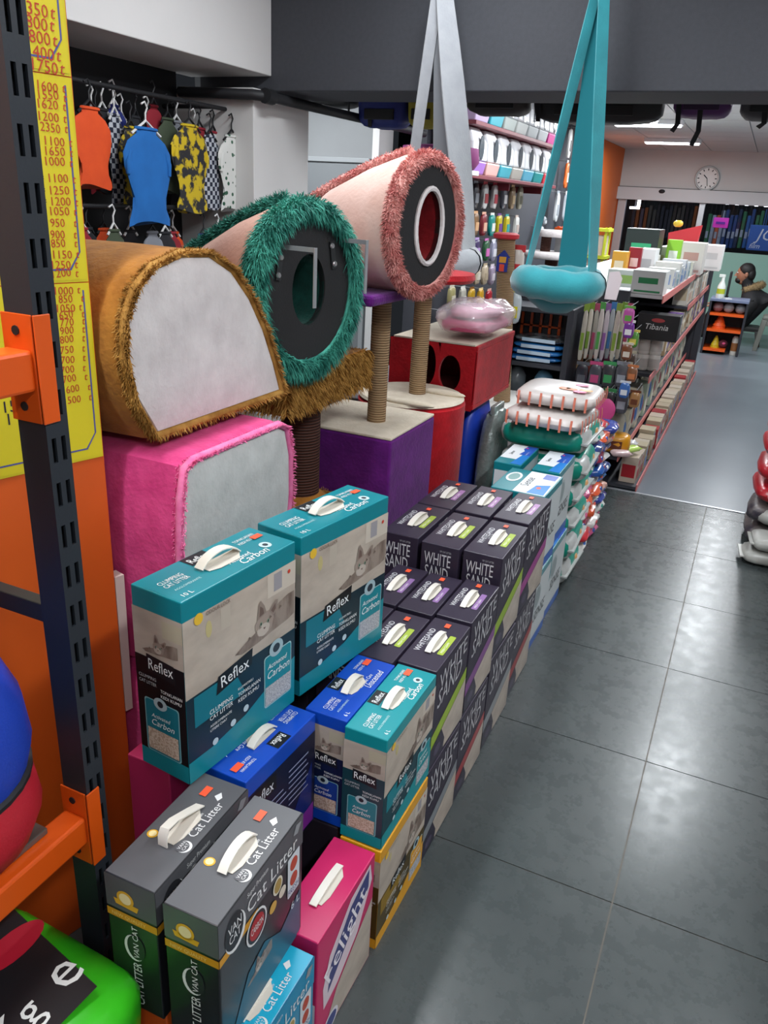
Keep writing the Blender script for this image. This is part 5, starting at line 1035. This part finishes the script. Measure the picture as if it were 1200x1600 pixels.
# small hanging brush packs at the sisal pole
for px, py, c1, c2, lb in ((802, 478, 'b8c4c8', 'd8d020', 'yellow-capped toothbrush pack hanging beside the sisal pole'), (806, 412, 'd8d0c8', 'c83840', 'red and white card pack hanging beside the sisal pole')):
    p_ = aty(px, py, 4.25); t = thing('brush_pack', lb, 'pack', (p_.x, 4.25, p_.z-.09)); b = MB(); b.blob((0, 0, .08), (.045, .02, .085), mat('blister_'+c1, c1, .25), 10, 8, .6); b.build('body', t, True); b = MB(); b.box(-.045, .045, -.004, .004, .15, .185, mat('header_'+c2, c2, .4)); b.build('header_card', t); b = MB(); b.box(-.03, .03, -.022, -.018, .03, .09, flat(c2)); b.build('label', t)
# white cat tree behind the gondola
p_ = aty(862, 404, 6.4); t = thing('cat_tree', 'small white platform cat tree with brown posts behind the gondola', 'cat tree', (p_.x, 6.4, 0)); z1 = p_.z; z2 = aty(862, 370, 6.4).z
for z, r_ in ((z1, .22), (z2, .13)): b = MB(); b.lathe([(r_*.96, 0), (r_, .01), (r_, .04), (r_*.95, .05)], m_wplush, 24, (0, 0, z)); b.build('platform', t, True)
b = MB(); b.cyl((-.06, 0, z1+.05), (-.06, 0, z2), .04, .04, m_sisalb, 14); b.build('post', t, True); b = MB(); b.cyl((0, 0, 0), (0, 0, z1), .05, .05, m_sisalb, 14); b.build('post', t, True); b = MB(); b.box(.0, .09, .05, .12, z1+.05, z2, m_grey); b.build('house', t)
for i, (x, y) in enumerate(((-1.72, 7.9), (-1.6, 8.6))):
    t = thing('crate_tower', ('tall stand of orange framed boxes behind the white cat tree', 'clear bin stand with yellow-green rims before the orange wall')[i], 'stand', (x, y, 0)); mm = m_beam if i == 0 else mat('rim_lime', 'b0b828', .5)
    for dx in (-.1, .1):
        for dy in (-.1, .1): b = MB(); b.box(dx-.012, dx+.012, dy-.012, dy+.012, 0, 1.42, mm); b.build('post', t)
    for z in (.9, 1.12, 1.38): b = MB(); b.box(-.13, .13, -.13, .13, z, z+.03, mm); b.build('rim', t); 
    for z in (.93, 1.15): b = MB(); b.box(-.1, .1, -.1, .1, z, z+.19, mat(('bin_grey', 'bin_pale')[i], ('8a8f98', 'c0b0a0')[i], .4)); b.build('bin', t, bevel=.006)
t = thing('storage_tub', 'pale grey plastic tub behind the purple cat tree', 'tub', (-1.62, 3.3, 0)); b = MB(); b.loft([[(-.2, -.25, 0), (.2, -.25, 0), (.2, .25, 0), (-.2, .25, 0)], [(-.23, -.3, .78), (.23, -.3, .78), (.23, .3, .78), (-.23, .3, .78)]], mat('tub_grey', '8b95a2', .4)); b.build('tub', t, bevel=.01); b = MB(); b.box(-.25, .25, -.32, .32, .78, .81, mat('tub_lid', '9aa4b0', .4)); b.build('lid', t, bevel=.008)
t = thing('pet_bed', 'magenta pet bed standing on the partition top behind the hammock', 'pet bed', (-2.0, 5.1, 0)); b = MB(); b.lathe([(.22, 0), (.25, .04), (.24, .12), (.15, .13), (.1, .05), (.01, .045)], mat('magenta_cloth', '6e1a5a', .7), 24); o = b.build('bed', t, True); t.location.z = 1.78; t['label'] = 'magenta round pet bed on a bracket shelf behind the hammock'
b = MB(); b.lathe([(.14, .05), (.13, .09), (.01, .1)], mat('magenta_pad', '86306e', .8), 20); b.build('cushion', t, True)
sh = thing('bracket_shelf', 'small white bracket shelf under the magenta pet bed', 'shelf', (-2.05, 5.1, 1.74)); b = MB(); b.box(-.45, .25, -.15, .2, 0.01, .038, m_white); b.build('board', sh, bevel=.003); b = MB(); b.box(-.4, -.38, .0, .25, -.15, .01, m_white); b.build('bracket', sh)
# ================================================================== clothes in the niche
COATS = []
def garment(px, py0, py1, wpx, x, m, label, group=None, turn=0, hook=True, hk='w', name='dog_coat', sleeves=True, m2=None, hole=False):
    """a small dog coat hanging from a hanger; py0 neck, py1 hem"""
    a = atx(px, py0, x); c = atx(px, py1, x); H_ = a.z-c.z; wl, wr_ = atx(px-wpx/2, (py0+py1)/2, x), atx(px+wpx/2, (py0+py1)/2, x); W_ = (wr_.y-wl.y)
    x_ = None
    for k in range(14):
        x_ = x - .013*k
        if x_ < WX-.385: return None
        if not any(abs(x_-q[0]) < .026 and a.y-W_*.6 < q[2] and a.y+W_*.6 > q[1] and c.z < q[4] and a.z+.1 > q[3] for q in COATS): break
    x = x_; COATS.append((x, a.y-W_*.6, a.y+W_*.6, c.z, a.z+.1))
    t = thing(name, label, 'dog coat', (x, a.y, c.z), turn, group); sd = int(px*3+py0)
    prof = [(0, .42, .3), (.06, .4, .34), (.14, .78, .36), (.25, .98, .34), (.4, .96, .32), (.55, .82, .3), (.7, .68, .28), (.82, .7, .26), (.93, .84, .2), (1, .86, .14)]
    rings = []; N = 28
    for v_, w_, d_ in prof:
        ring = []
        for j in range(N):
            an = 2*PI*j/N; f_ = 1+.05*math.sin(5*an+sd+v_*6)+.03*math.sin(9*an+v_*11)
            ring.append((W_*.15*d_*math.sin(an)*f_, W_/2*w_*math.cos(an)*f_, H_*(1-v_)+.01*math.sin(an*2+sd)*v_))
        rings.append(ring)
    b = MB(); b.loft(rings[::-1], m, cap=False); b.add(rings[-1], [tuple(range(N))], m); b.build('body', t, True)
    if sleeves:
        for s in (-1, 1): b = MB(); b.tube([(.0, s*W_*.36, H_*.76), (.004, s*W_*.43, H_*.64), (.004, s*W_*.43, H_*.52)], [.011, .012, .009], m2 or m, 10); b.build('sleeve', t, True)
    b = MB(); b.tube([(0, W_/2*.42*math.cos(k*PI/8), H_*.985+W_*.3*.3*0) if False else (W_*.15*.33*math.sin(k*PI/8), W_/2*.43*math.cos(k*PI/8), H_*.99) for k in range(17)], .006, m2 or m, 6, False); b.build('collar', t, True)
    hm = mat('hanger_white', 'dcdcdc', .4) if hk == 'w' else m_black
    b = MB(); b.tube([(0, -W_*.3, H_*.93), (0, 0, H_+.025), (0, W_*.3, H_*.93)], .005, hm, 6); b.build('hanger', t)
    b = MB(); b.tube([(0, 0, H_+.025), (0, 0, H_+.05), (0, .012, H_+.07), (0, 0, H_+.09), (0, -.02, H_+.08)], .0035, hm, 6); b.build('hook', t, True)
    return t
m_or = mat('fleece_orange', 'e0521c', .85, col2='d4481a', scale=20); m_blc = mat('fleece_blue', '1668b4', .85, col2='125ca2', scale=12)
m_camo = mat('camo_yellow', 'c9ae1a', .8, col2='26262a', scale=22, contrast=8); m_pl = mat('plaid_navy', '1c2236', .8, col2='b8bcc4', scale=55, kind='checker'); m_prt = mat('printed_white', '2f5a44', .8, col2='d5d6d2', scale=34, contrast=30, kind='voronoi')
for nd in m_prt.node_tree.nodes:
    if nd.type == 'VALTORGB': nd.color_ramp.elements[1].position = .3; nd.color_ramp.elements[0].position = .26
m_dk = mat('cloth_dark', '1b1c22', .85); m_rdc = mat('cloth_red', '8e1d2c', .85); m_grc = mat('cloth_grey', '7d8088', .85); m_nv = mat('cloth_navy', '24307a', .85); m_olv = mat('cloth_olive', '3f4a38', .85); m_wht = mat('cloth_white', 'c9c7c2', .85)
XN = -2.33
garment(140, 168, 292, 62, XN+.04, m_or, 'orange fleece dog coat hanging next to the price sheets', hk='b', sleeves=False)
garment(228, 200, 350, 74, XN+.09, m_blc, 'plain blue dog coat on a white hanger at the front of the rail')
garment(296, 195, 330, 56, XN+.02, m_camo, 'yellow and black camouflage dog coat beside the blue one', hk='b')
garment(204, 198, 318, 40, XN-.02, m_camo, 'yellow camouflage dog coat hidden behind the blue one', hk='b')
garment(362, 212, 328, 42, XN+.02, m_prt, 'white dog coat with small green print at the end of the rail', hk='b')
garment(328, 212, 325, 34, XN-.01, m_pl, 'navy and white checked dog coat next to the white printed one', hk='b')
garment(183, 178, 318, 30, XN-.04, m_pl, 'navy checked dog coat between the orange and the blue one', hk='w')
garment(168, 170, 300, 34, XN-.06, m_dk, 'dark dog coat right behind the orange one', hk='w')
garment(262, 185, 300, 36, XN-.05, m_olv, 'olive dog coat behind the blue one', hk='b')
garment(312, 200, 318, 34, XN-.05, m_rdc, 'dark red dog coat behind the camouflage one', hk='b')
garment(344, 206, 320, 28, XN-.04, m_wht, 'off-white dog coat with red hem between the checked and printed ones', hk='b', m2=m_rdc)
garment(276, 190, 250, 30, XN-.08, m_grc, 'grey dog coat at the back of the rail', hk='w')
garment(240, 165, 240, 26, XN-.08, m_rdc, 'small dark red dog coat at the back of the rail', hk='b', sleeves=False)
garment(190, 165, 230, 28, XN-.08, m_nv, 'navy blue dog coat at the back of the rail', hk='w')
for i, (px, py0, py1, m, nm) in enumerate(((156, 172, 300, m_rdc, 'maroon'), (212, 182, 300, m_dk, 'black'), (250, 188, 310, m_grc, 'grey striped'), (284, 196, 320, m_dk, 'charcoal'), (318, 205, 318, m_olv, 'khaki'), (336, 210, 316, m_nv, 'dark blue'), (352, 212, 316, m_rdc, 'wine red'), (178, 175, 296, m_nv, 'royal blue'), (222, 186, 290, m_wht, 'cream'), (304, 198, 300, m_wht, 'pale'))): garment(px, py0, py1, 24, XN-.075+.012*(i % 3), m, nm + ' dog coat squeezed in at the back of the upper rail', hk='wb'[i % 2], sleeves=False)
LOWC = [(128, m_rdc, 'red'), (152, m_dk, 'black'), (178, m_olv, 'olive'), (190, m_or, 'orange'), (208, m_dk, 'dark'), (238, m_grc, 'camouflage grey'), (262, m_dk, 'charcoal'), (285, m_rdc, 'crimson'), (304, m_or, 'bright orange'), (322, m_nv, 'navy'), (340, m_camo, 'yellow patterned')]
for i, (px, m, nm) in enumerate(LOWC): garment(px, 356+(px-120)*.05, 470, 34, XN+.02*(i % 3), m, nm + ' dog coat on the lower rail behind the brown cat house', hk='wb'[i % 2])
rl = atx(230, 130, XN).z
t = thing('clothes_rail', 'black rail with the upper row of dog coats', 'rail', (XN-.02, 2.4, 1.9)); b = MB(); b.tube([(XN-.02, .9, 1.925), (XN-.02, 3.3, 1.925)], .009, m_black, 10); wbuild(b, 'bar', t, smooth=True)
for y in (1.2, 2.3, 3.2): b = MB(); b.tube([(XN-.02, y, 1.925), (WX-.42, y, 1.925)], .009, m_black, 6); wbuild(b, 'arm', t)
t = thing('clothes_rail', 'black rail with the lower row of dog coats', 'rail', (XN-.02, 2.4, 1.3)); zlo = atx(230, 352, XN).z+.07; b = MB(); b.tube([(XN-.02, .9, zlo), (XN-.02, 3.3, zlo)], .009, m_black, 10); wbuild(b, 'bar', t, smooth=True)
for y in (1.2, 2.3, 3.2): b = MB(); b.tube([(XN-.02, y, zlo), (WX-.42, y, zlo)], .009, m_black, 6); wbuild(b, 'arm', t)
# ================================================================== pipe and bags hanging behind the bulkhead
pa, pb_ = atx(296, 141, WX+.03), atx(600, 190, WX+.06)
t = thing('ceiling_pipe', 'black pipe running past the white pillar under the bulkhead', 'pipe', (WX+.05, 3.3, 1.95)); q0 = aty(300, 143, 3.27); q1 = aty(405, 148, 3.27)
b = MB(); b.tube([(WX-.38, 3.27, q0.z), (WX+.02, 3.27, q1.z), (WX+.06, 3.34, q1.z), (WX+.06, 4.0, q1.z-.0), (WX+.06, 5.15, q1.z-.0)], .022, m_black, 10); wbuild(b, 'pipe', t, smooth=True)
b = MB(); b.tube([(WX+.06, 3.3, q1.z), (WX+.06, 3.36, q1.z)], .032, m_black, 12); wbuild(b, 'elbow', t, smooth=True)
for y in (4.1, 4.6): b = MB(); b.tube([(WX+.06, y, q1.z), (WX+.06, y, CEIL_FAR)], .006, m_black, 6); wbuild(b, 'hanger_rod', t)
b = MB(); rl = thing('bag_rail', 'black rail under the far ceiling carrying the bags', 'rail', (0, 4.25, 2.2)); b.tube([(-2.1, 4.25, 2.2), (1.8, 4.25, 2.2)], .014, m_black, 8); wbuild(b, 'bar', rl, smooth=True)
for x in (-1.9, -.5, 1.2): b = MB(); b.tube([(x, 4.25, 2.2), (x, 4.25, CEIL_FAR)], .006, m_black, 6); wbuild(b, 'hanger_rod', rl)
def hbag(px0, px1, pyb, col, lb, y=4.25, straps=(), dd=.09, col2=None):
    pyb += 9; a, c = aty(px0, pyb, y), aty(px1, pyb, y); zb = min(a.z, c.z); zt = 2.185; w_ = c.x-a.x
    t = thing('carrier_bag', lb, 'bag', ((a.x+c.x)/2, y, zb)); h_ = zt-zb
    b = MB(); b.blob((0, 0, h_*.45), (w_/2, dd, h_*.45), mat('nylon_'+col, col, .6, bump=.2, bscale=150), 20, 10, .5, .02, seed=int(px0)); b.build('bag', t, True)
    b = MB(); b.tube([(-w_*.2, 0, h_*.85), (-w_*.1, 0, h_*1.02), (w_*.1, 0, h_*1.02), (w_*.2, 0, h_*.85)], .008, m_black, 6); b.build('handle', t, True)
    b = MB(); b.box(-w_*.3, w_*.3, -dd-.004, -dd+.01, h_*.15, h_*.35, mat('nylon_'+(col2 or '0d0d0f'), col2 or '0d0d0f', .6)); b.build('pocket', t, bevel=.003)
    for px, py in straps: q = aty(px, py, y-.05); b = MB(); b.ribbon([(q.x-t.location.x, -dd*.9, h_*.4), (q.x-t.location.x+.012, -dd, (q.z-zb)*.5), (q.x-t.location.x-.01, -dd*.8, q.z-zb)], (1, 0, 0), .022, .003, m_black); b.build('strap', t)
hbag(480, 560, 160, '0f1013', 'small black carrier bag next to the black pipe')
hbag(565, 640, 192, '18256e', 'blue and black carrier bag under the bulkhead', straps=((580, 198),))
hbag(642, 690, 192, '8a7f1c', 'yellow and black carrier bag behind the grey hammock')
hbag(732, 828, 172, '2b2624', 'dark brown carrier bag above the pet carriers')
hbag(832, 1034, 184, '101114', 'large flat black carrier bag behind the teal straps', straps=((840, 190),))
hbag(1050, 1142, 176, '4a1c5a', 'purple and black carrier bag with dangling straps', straps=((1054, 206), (1084, 228)), col2='2a1034')
hbag(1152, 1240, 180, '3a3b3f', 'dark grey carrier bag at the end of the rail', straps=((1188, 200),))
# ================================================================== counter, man and stool near the entrance
DY = 10.55
dl, dr_ = aty(1113, 466, DY), aty(1172, 468, DY); DZ = dl.z; DX0, DX1 = dl.x-.02, dr_.x
ct = thing('counter_shelf', 'low dark counter with orange shelves near the entrance', 'counter', ((DX0+DX1)/2, DY+.2, 0)); m_cd = mat('counter_dark', '23242c', .5); m_ct = mat('counter_top', '6b7590', .35)
b = MB(); b.box(DX0, DX1, DY, DY+.42, DZ-.03, DZ, m_ct); wbuild(b, 'top', ct, bevel=.003)
for x in (DX0, DX1-.025): b = MB(); b.box(x, x+.025, DY, DY+.42, 0, DZ-.03, m_cd); wbuild(b, 'side', ct)
b = MB(); b.box(DX0+.025, DX1-.025, DY+.4, DY+.42, 0, DZ-.03, m_cd); wbuild(b, 'back', ct)
z1, z2, z3 = aty(1140, 491, DY).z, aty(1135, 516, DY).z, .07
for z, xe in ((z1, DX1-.025), (z2, DX1-.025), (z3, DX0+.28)): b = MB(); b.box(DX0+.025, xe, DY+.005, DY+.4, z-.03, z, m_beam); wbuild(b, 'shelf', ct)
for i, (px, c) in enumerate(((1122, '8a5a5c'), (1139, '8f8a8c'), (1158, '86888c'))):
    q = aty(px, 480, DY+.1); t = thing('ball_toy', ('dusty red', 'speckled grey', 'plain grey')[i] + ' ball on the upper counter shelf', 'ball', (q.x, DY+.13, z1)); b = MB(); b.blob((0, 0, .062), (.062, .062, .062), mat('ball_'+c, c, .5), 18, 12); b.build('ball', t, True); b = MB(); b.tube([(.062*math.cos(k*PI/10), .062*math.sin(k*PI/10), .062) for k in range(21)], .0025, m_grey, 5, False); b.build('seam', t, True)
def spike(x, y, z, r, h, m, lb): 
    t = thing('spiky_toy', lb, 'toy', (x, y, z)); b = MB(); b.lathe([(r, 0), (r*.95, h*.2), (r*1.02, h*.22), (r*.75, h*.45), (r*.8, h*.47), (r*.5, h*.72), (r*.55, h*.74), (r*.2, h), (.005, h*1.02)], m, 20); b.build('cone', t, True); b = MB(); b.lathe([(r*1.06, 0), (r*1.06, .012)], m, 20); b.build('foot', t); return t
spike(aty(1124, 505, DY+.1).x, DY+.14, z2, .075, .15, mat('rubber_orange', 'e0561a', .5), 'bright orange stepped rubber toy on the middle counter shelf')
spike(aty(1116, 530, DY+.1).x+.02, DY+.14, z3, .05, .14, mat('rubber_yellow', 'c8b01c', .5), 'yellow stepped rubber toy on the bottom counter shelf')
t = thing('plush_toy', 'dark red and pink plush toy on the bottom counter shelf', 'toy', (aty(1128, 530, DY+.1).x+.02, DY+.14, z3)); b = MB(); b.blob((0, 0, .05), (.055, .05, .05), mat('plush_maroon', '5a2030', .9), 14, 10); b.build('body', t, True); b = MB(); b.blob((.01, -.04, .06), (.02, .015, .015), mat('plush_pink', 'd85a8a', .9), 10, 6); b.build('snout', t, True)
t = thing('spray_can', 'white and brown can standing on the counter floor', 'can', (aty(1142, 535, DY+.1).x+.05, DY+.14, 0)); b = MB(); b.lathe([(.04, 0), (.042, .01), (.042, .2), (.025, .23)], mat('can_white', 'c8c4bc', .4), 16); b.build('can', t, True); b = MB(); b.lathe([(.0425, .05), (.0425, .15)], mat('can_brown', '8a5a34', .4), 16, cap=False); b.build('label', t, True)
q = aty(1122, 455, DY+.1); t = thing('spray_bottle', 'white trigger spray bottle with yellow label on the counter', 'bottle', (q.x+.03, DY+.12, DZ)); b = MB(); b.lathe([(.045, 0), (.048, .01), (.046, .14), (.02, .2), (.018, .24)], mat('bottle_white', 'd5d8d2', .35), 16); b.build('bottle', t, True); b = MB(); b.lathe([(.0475, .03), (.047, .11)], mat('label_lime', 'b0b830', .4), 16, cap=False); b.build('label', t, True); b = MB(); b.box(-.05, .02, -.012, .012, .24, .275, mat('bottle_white', 'd5d8d2')); b.build('trigger_head', t, bevel=.004)
t = thing('paper_slip', 'small stack of white paper beside the spray bottle', 'paper', (q.x+.12, DY+.1, DZ), .4); MB().box(-.04, .04, -.05, .05, 0, .01, m_white).build('sheets', t); MB().box(-.035, .035, -.045, .045, .0102, .012, flat('b8c4d0')).build('top_sheet', t)
t = thing('monitor', 'small black screen on the counter facing the man', 'screen', (q.x+.1, DY+.34, DZ)); MB().box(-.02, .02, -.05, .05, 0, .012, m_black).build('foot', t, bevel=.002); MB().box(-.012, .012, -.1, .1, .02, .3, m_black).build('panel', t, bevel=.004)
# man in a black parka, seated behind the counter, facing left
MY = 11.85; PS = 1.17; HZ_ = aty(1165, 428, MY).z/PS; MX = aty(1164, 428, MY).x+.06*PS-.1
t = thing('person', 'seated person in a black parka with tan fur hood, leaning over the counter', 'person', (MX+.1, MY, 0))
t.scale = (PS, PS, PS)
def skin(name, verts, edges, radii, m, parent, root=0, sub=2):
    me = bpy.data.meshes.new(name); me.from_pydata(verts, edges, []); o = bpy.data.objects.new(name, me); COL.objects.link(o); o.parent = parent; me.materials.append(m)
    md = o.modifiers.new('skin', 'SKIN'); md.use_smooth_shade = True
    for i, r in enumerate(radii): me.skin_vertices[0].data[i].radius = r if isinstance(r, tuple) else (r, r); me.skin_vertices[0].data[i].use_root = (i == root)
    md2 = o.modifiers.new('sub', 'SUBSURF'); md2.levels = sub; md2.render_levels = sub; return o
hz = HZ_
sk = mat('skin', '9a6a52', .6); pk_ = mat('parka_black', '0a0b0e', .75, col2='101218', scale=8, bump=.3, bscale=20); hr = mat('hair_black', '0a0908', .6, bump=.4, bscale=120)
# body: pelvis, spine, neck, head; arms and legs
sh_z = hz-.26
V = [(.1, 0, .27), (.13, 0, .44), (.09, 0, sh_z-.04), (.0, 0, hz-.13), (-.03, 0, hz-.07), (-.05, 0, hz+.02),
     (.06, -.18, sh_z-.04), (-.04, -.24, sh_z-.22), (-.28, -.2, sh_z-.1), (.06, .18, sh_z-.04), (-.04, .24, sh_z-.22), (-.28, .18, sh_z-.1),
     (.04, -.1, .27), (-.34, -.12, .3), (-.34, -.12, .08), (-.42, -.12, .045), (.04, .1, .27), (-.34, .12, .3), (-.34, .12, .08), (-.42, .12, .045)]
E_ = [(0, 1), (1, 2), (2, 3), (3, 4), (4, 5), (2, 6), (6, 7), (7, 8), (2, 9), (9, 10), (10, 11), (0, 12), (12, 13), (13, 14), (14, 15), (0, 16), (16, 17), (17, 18), (18, 19)]
Rr = [(.19, .19), (.2, .2), (.16, .17), .055, .075, .065, .1, .085, .055, .1, .085, .055, .1, .08, .055, .04, .1, .08, .055, .04]
skin('body', V, E_, Rr, pk_, t)
b = MB(); b.blob((-.06, 0, hz), (.085, .072, .11), sk, 20, 14, 1); b.blob((-.075, 0, hz-.07), (.055, .05, .05), sk, 14, 10); b.loft([[(-.14, -.012, hz-.03), (-.14, .012, hz-.03), (-.14, .006, hz+.015), (-.14, -.006, hz+.015)], [(-.17, -.009, hz-.03), (-.17, .009, hz-.03), (-.15, .004, hz+.012), (-.15, -.004, hz+.012)]], sk); hd = b.build('head', t, True)
b = MB(); b.blob((-.045, 0, hz+.035), (.088, .08, .088), hr, 20, 12); b.blob((.0, 0, hz-.005), (.055, .078, .08), hr, 14, 10); b.build('hair', t, True)
b = MB(); b.blob((-.105, 0, hz-.075), (.045, .05, .035), hr, 14, 8); b.build('beard', t, True)
for s in (-1, 1):
    b = MB(); b.blob((-.135, s*.03, hz+.01), (.01, .012, .007), m_white, 10, 6); b.build('eye', t, True); b = MB(); b.blob((-.04, s*.075, hz-.005), (.018, .01, .028), sk, 10, 8); b.build('ear', t, True)
b = MB(); b.blob((-.142, 0, hz-.055), (.008, .022, .006), mat('lips', '7a4038', .6), 10, 6); b.build('mouth', t, True)
b = MB(); pts = []; rn = random.Random(4); cen = []
for k in range(17): a = PI*.12+PI*.76*k/16*1.0; cen.append(Vector((.05+.02*math.sin(a*1.0), .15*math.cos(a+PI*.0)-0, hz-.13+.03*math.sin(a))))
cen = [Vector((-.03+.17*math.sin(PI*k/16), -.12*math.cos(PI*k/16), hz-.17+.07*math.sin(PI*k/16))) for k in range(17)]
b.tube(cen, .035, mat('hood_fur', '9a8460', .9, col2='6a5638', scale=60), 8, False)
for _ in range(1500):
    k = rn.randrange(16); p = cen[k].lerp(cen[k+1], rn.random()); d = Vector((rn.gauss(0, 1), rn.gauss(0, 1), rn.gauss(0, 1))).normalized(); pts.append((p+d*.03, d))
fur(b, pts, mat('hood_fur', '9a8460'), .03, .004, (0, 0, 0), .3, 3); b.build('hood_fur', t, True)
for s in (-1, 1):
    h0 = Vector((-.28, s*.19, sh_z-.1)); 
    vs = [h0, h0+Vector((-.05, -s*.01, .0)), h0+Vector((-.085, -s*.015, -.005))]; ed = [(0, 1), (1, 2)]; rr = [(.026, .02), (.034, .018), (.03, .016)]
    for f_ in range(4):
        base = h0+Vector((-.09, -s*.015+(f_-1.5)*.017, -.005)); L_ = (.06, .068, .064, .05)[f_]; k = len(vs); vs += [base, base+Vector((-L_*.5, 0, -.008)), base+Vector((-L_, 0, -.025))]; ed += [(2, k), (k, k+1), (k+1, k+2)]; rr += [.009, .0085, .007]
    k = len(vs); vs += [h0+Vector((-.05, -s*.04, -.005)), h0+Vector((-.08, -s*.055, -.015))]; ed += [(1, k), (k, k+1)]; rr += [.011, .009]
    skin('hand', [tuple(x) for x in vs], ed, rr, sk, t, 0, 1)
# stools
def stool(x, y, lb, m, hgt=.44):
    t = thing('plastic_stool', lb, 'stool', (x, y, 0)); b = MB()
    b.loft([[(sx*.15, sy*.15, hgt-.05) for sx, sy in ((-1, -1), (1, -1), (1, 1), (-1, 1))], [(sx*.15, sy*.15, hgt-.01) for sx, sy in ((-1, -1), (1, -1), (1, 1), (-1, 1))], [(sx*.13, sy*.13, hgt) for sx, sy in ((-1, -1), (1, -1), (1, 1), (-1, 1))]], m); b.build('seat', t, bevel=.01)
    for sx in (-1, 1):
        for sy in (-1, 1): b = MB(); b.loft([[(sx*.17+dx, sy*.17+dy, 0) for dx, dy in ((-.025, -.025), (.025, -.025), (.025, .025), (-.025, .025))], [(sx*.125+dx, sy*.125+dy, hgt-.05) for dx, dy in ((-.03, -.03), (.03, -.03), (.03, .03), (-.03, .03))]], m); b.build('leg', t, bevel=.004)
    for sx, sy in ((0, -1), (1, 0), (-1, 0), (0, 1)): b = MB(); b.box(-.13 if sx == 0 else sx*.14-.008, .13 if sx == 0 else sx*.14+.008, -.13 if sy == 0 else sy*.14-.008, .13 if sy == 0 else sy*.14+.008, hgt*.55, hgt-.05, m) if False else b.box((-.11 if sx == 0 else sx*.14-.008), (.11 if sx == 0 else sx*.14+.008), (-.11 if sy == 0 else sy*.14-.008), (.11 if sy == 0 else sy*.14+.008), hgt*.72, hgt-.05, m); b.build('apron', t)
m_st = mat('stool_grey', '6a6d66', .55)
q = atz(1180, 545, 0); stool(q.x+.16, q.y-.02, 'grey-green plastic stool standing free behind the counter', m_st)
stool(MX+.2, MY, 'dark plastic stool under the seated person', mat('stool_dark', '2e302e', .6), .24)
# ================================================================== the mall beyond the glass
m_mall = mat('mall_dark', '1b1a20', .7)
struct(MB().box(-9, 6, 20, 20.2, 0, 4, m_mall).build('wall_mall'), 'dark shop fronts across the mall corridor'); struct(MB().box(-9, 6, FY+.2, 20, 3.2, 3.3, m_mall).build('ceiling'), 'dark ceiling of the mall corridor')
def mall(px0, py0, px1, py1, y, d, m, label, cat, name, group=None, rod=True):
    pm = (py0+py1)/2; a, c = aty(px0, pm, y), aty(px1, pm, y); w_ = abs(c.x-a.x); a, c = aty((px0+px1)/2, py0, y), aty((px0+px1)/2, py1, y); h_ = abs(a.z-c.z); t = thing(name, label, cat, ((a.x+c.x)/2, y, min(a.z, c.z)), 0, group); w_ *= .85; b = MB(); b.box(-w_/2, w_/2, 0, d, 0, h_, m); b.build('panel', t, bevel=.01)
    if rod: b = MB(); b.tube([(0, d/2, h_), (0, d/2, 3.2-t.location.z)], .012, m_black, 5); b.build('rod', t)
    return t, w_, h_
m_led = mat('mall_led', 'eef2ff', .4, emit=7)
for i in range(7): mall(1101+i*15.3, 313.5+i*.9, 1109+i*15.3, 317.5+i*.9, 16.5, .3, m_led, 'small square downlight in the mall corridor', 'light', 'mall_light', 'mall downlights')
t, w_, h_ = mall(982, 323, 1000, 326.5, 17, .1, m_led, 'white angled neon bar in the shop opposite', 'light', 'neon_bar'); q = aty(998, 312, 17); MB().box(w_/2-.05, w_/2, .0, .1, h_, q.z-t.location.z, m_led).build('upright_bar', t)
t, w_, h_ = mall(1165, 352, 1215, 392, 17.5, .3, mat('sign_blue', '27509a', .5, emit=.25), 'blue shop sign with white script in the mall', 'sign', 'shop_sign'); p = Print((-w_/2, 0, 0), (1, 0, 0), (0, 0, 1), (0, -1, 0)); p.text('JO', .22*w_, .42*h_, .45*h_, 'e8eef8', 2, shear=.3); p.text('film', .1*w_, .08*h_, .2*h_, 'e8eef8', 2, .6*w_, shear=.3); p.build('lettering', t)
rn = random.Random(9)
for i in range(16):
    x0 = 985+i*6.4; c = rn.choice(('6a2a1c', '3a3230', '8a4a1e', '2a2c3a', '4a4440', '241c22', '5a4a58')); t, w_, h_ = mall(x0, 320+rn.uniform(0, 8), x0+5.6, 372, 18.5, .2, mat('rack_'+c, c, .8), 'dim garment hanging in the shop opposite', 'garment', 'shop_garment', 'garments in the shop opposite')
for i in range(14):
    x0 = 1102+i*6.8; c = rn.choice(('1f3f78', '2a5a9a', '6a2a6a', '2f6a4a', 'b05a3a', '3a6ac0', '8a9ab0', '1a2a4a')); t, w_, h_ = mall(x0, 325+rn.uniform(0, 12), x0+5.8, 388, 18.2, .3, mat('disp_'+c, c, .6, emit=.12), 'colourful display panel in the blue shop of the mall', 'display', 'shop_display', 'displays in the blue mall shop'); MB().box(-w_*.4, w_*.4, -.02, 0, h_*.3, h_*.5, mat('disp_pale', 'a8b4c8', .5)).build('poster', t)
t, w_, h_ = mall(1112, 340, 1140, 356, 17.2, .1, mat('neon_magenta', 'a02a90', .5, emit=.8), 'magenta glowing sign in the mall', 'sign', 'glowing_sign'); MB().box(-w_*.3, w_*.3, -.03, 0, h_*.35, h_*.6, mat('neon_violet', '5a2a8a', .5, emit=.4)).build('inner_panel', t)
for x, y, wt in ((-3, 16, 30), (0, 16, 30)):
    L_ = bpy.data.lights.new('mall_lamp', 'AREA'); L_.size = 2.0; L_.energy = wt; L_.color = (.8, .88, 1); lo = bpy.data.objects.new('mall_lamp', L_); COL.objects.link(lo); lo.location = (x, y, 3.15)
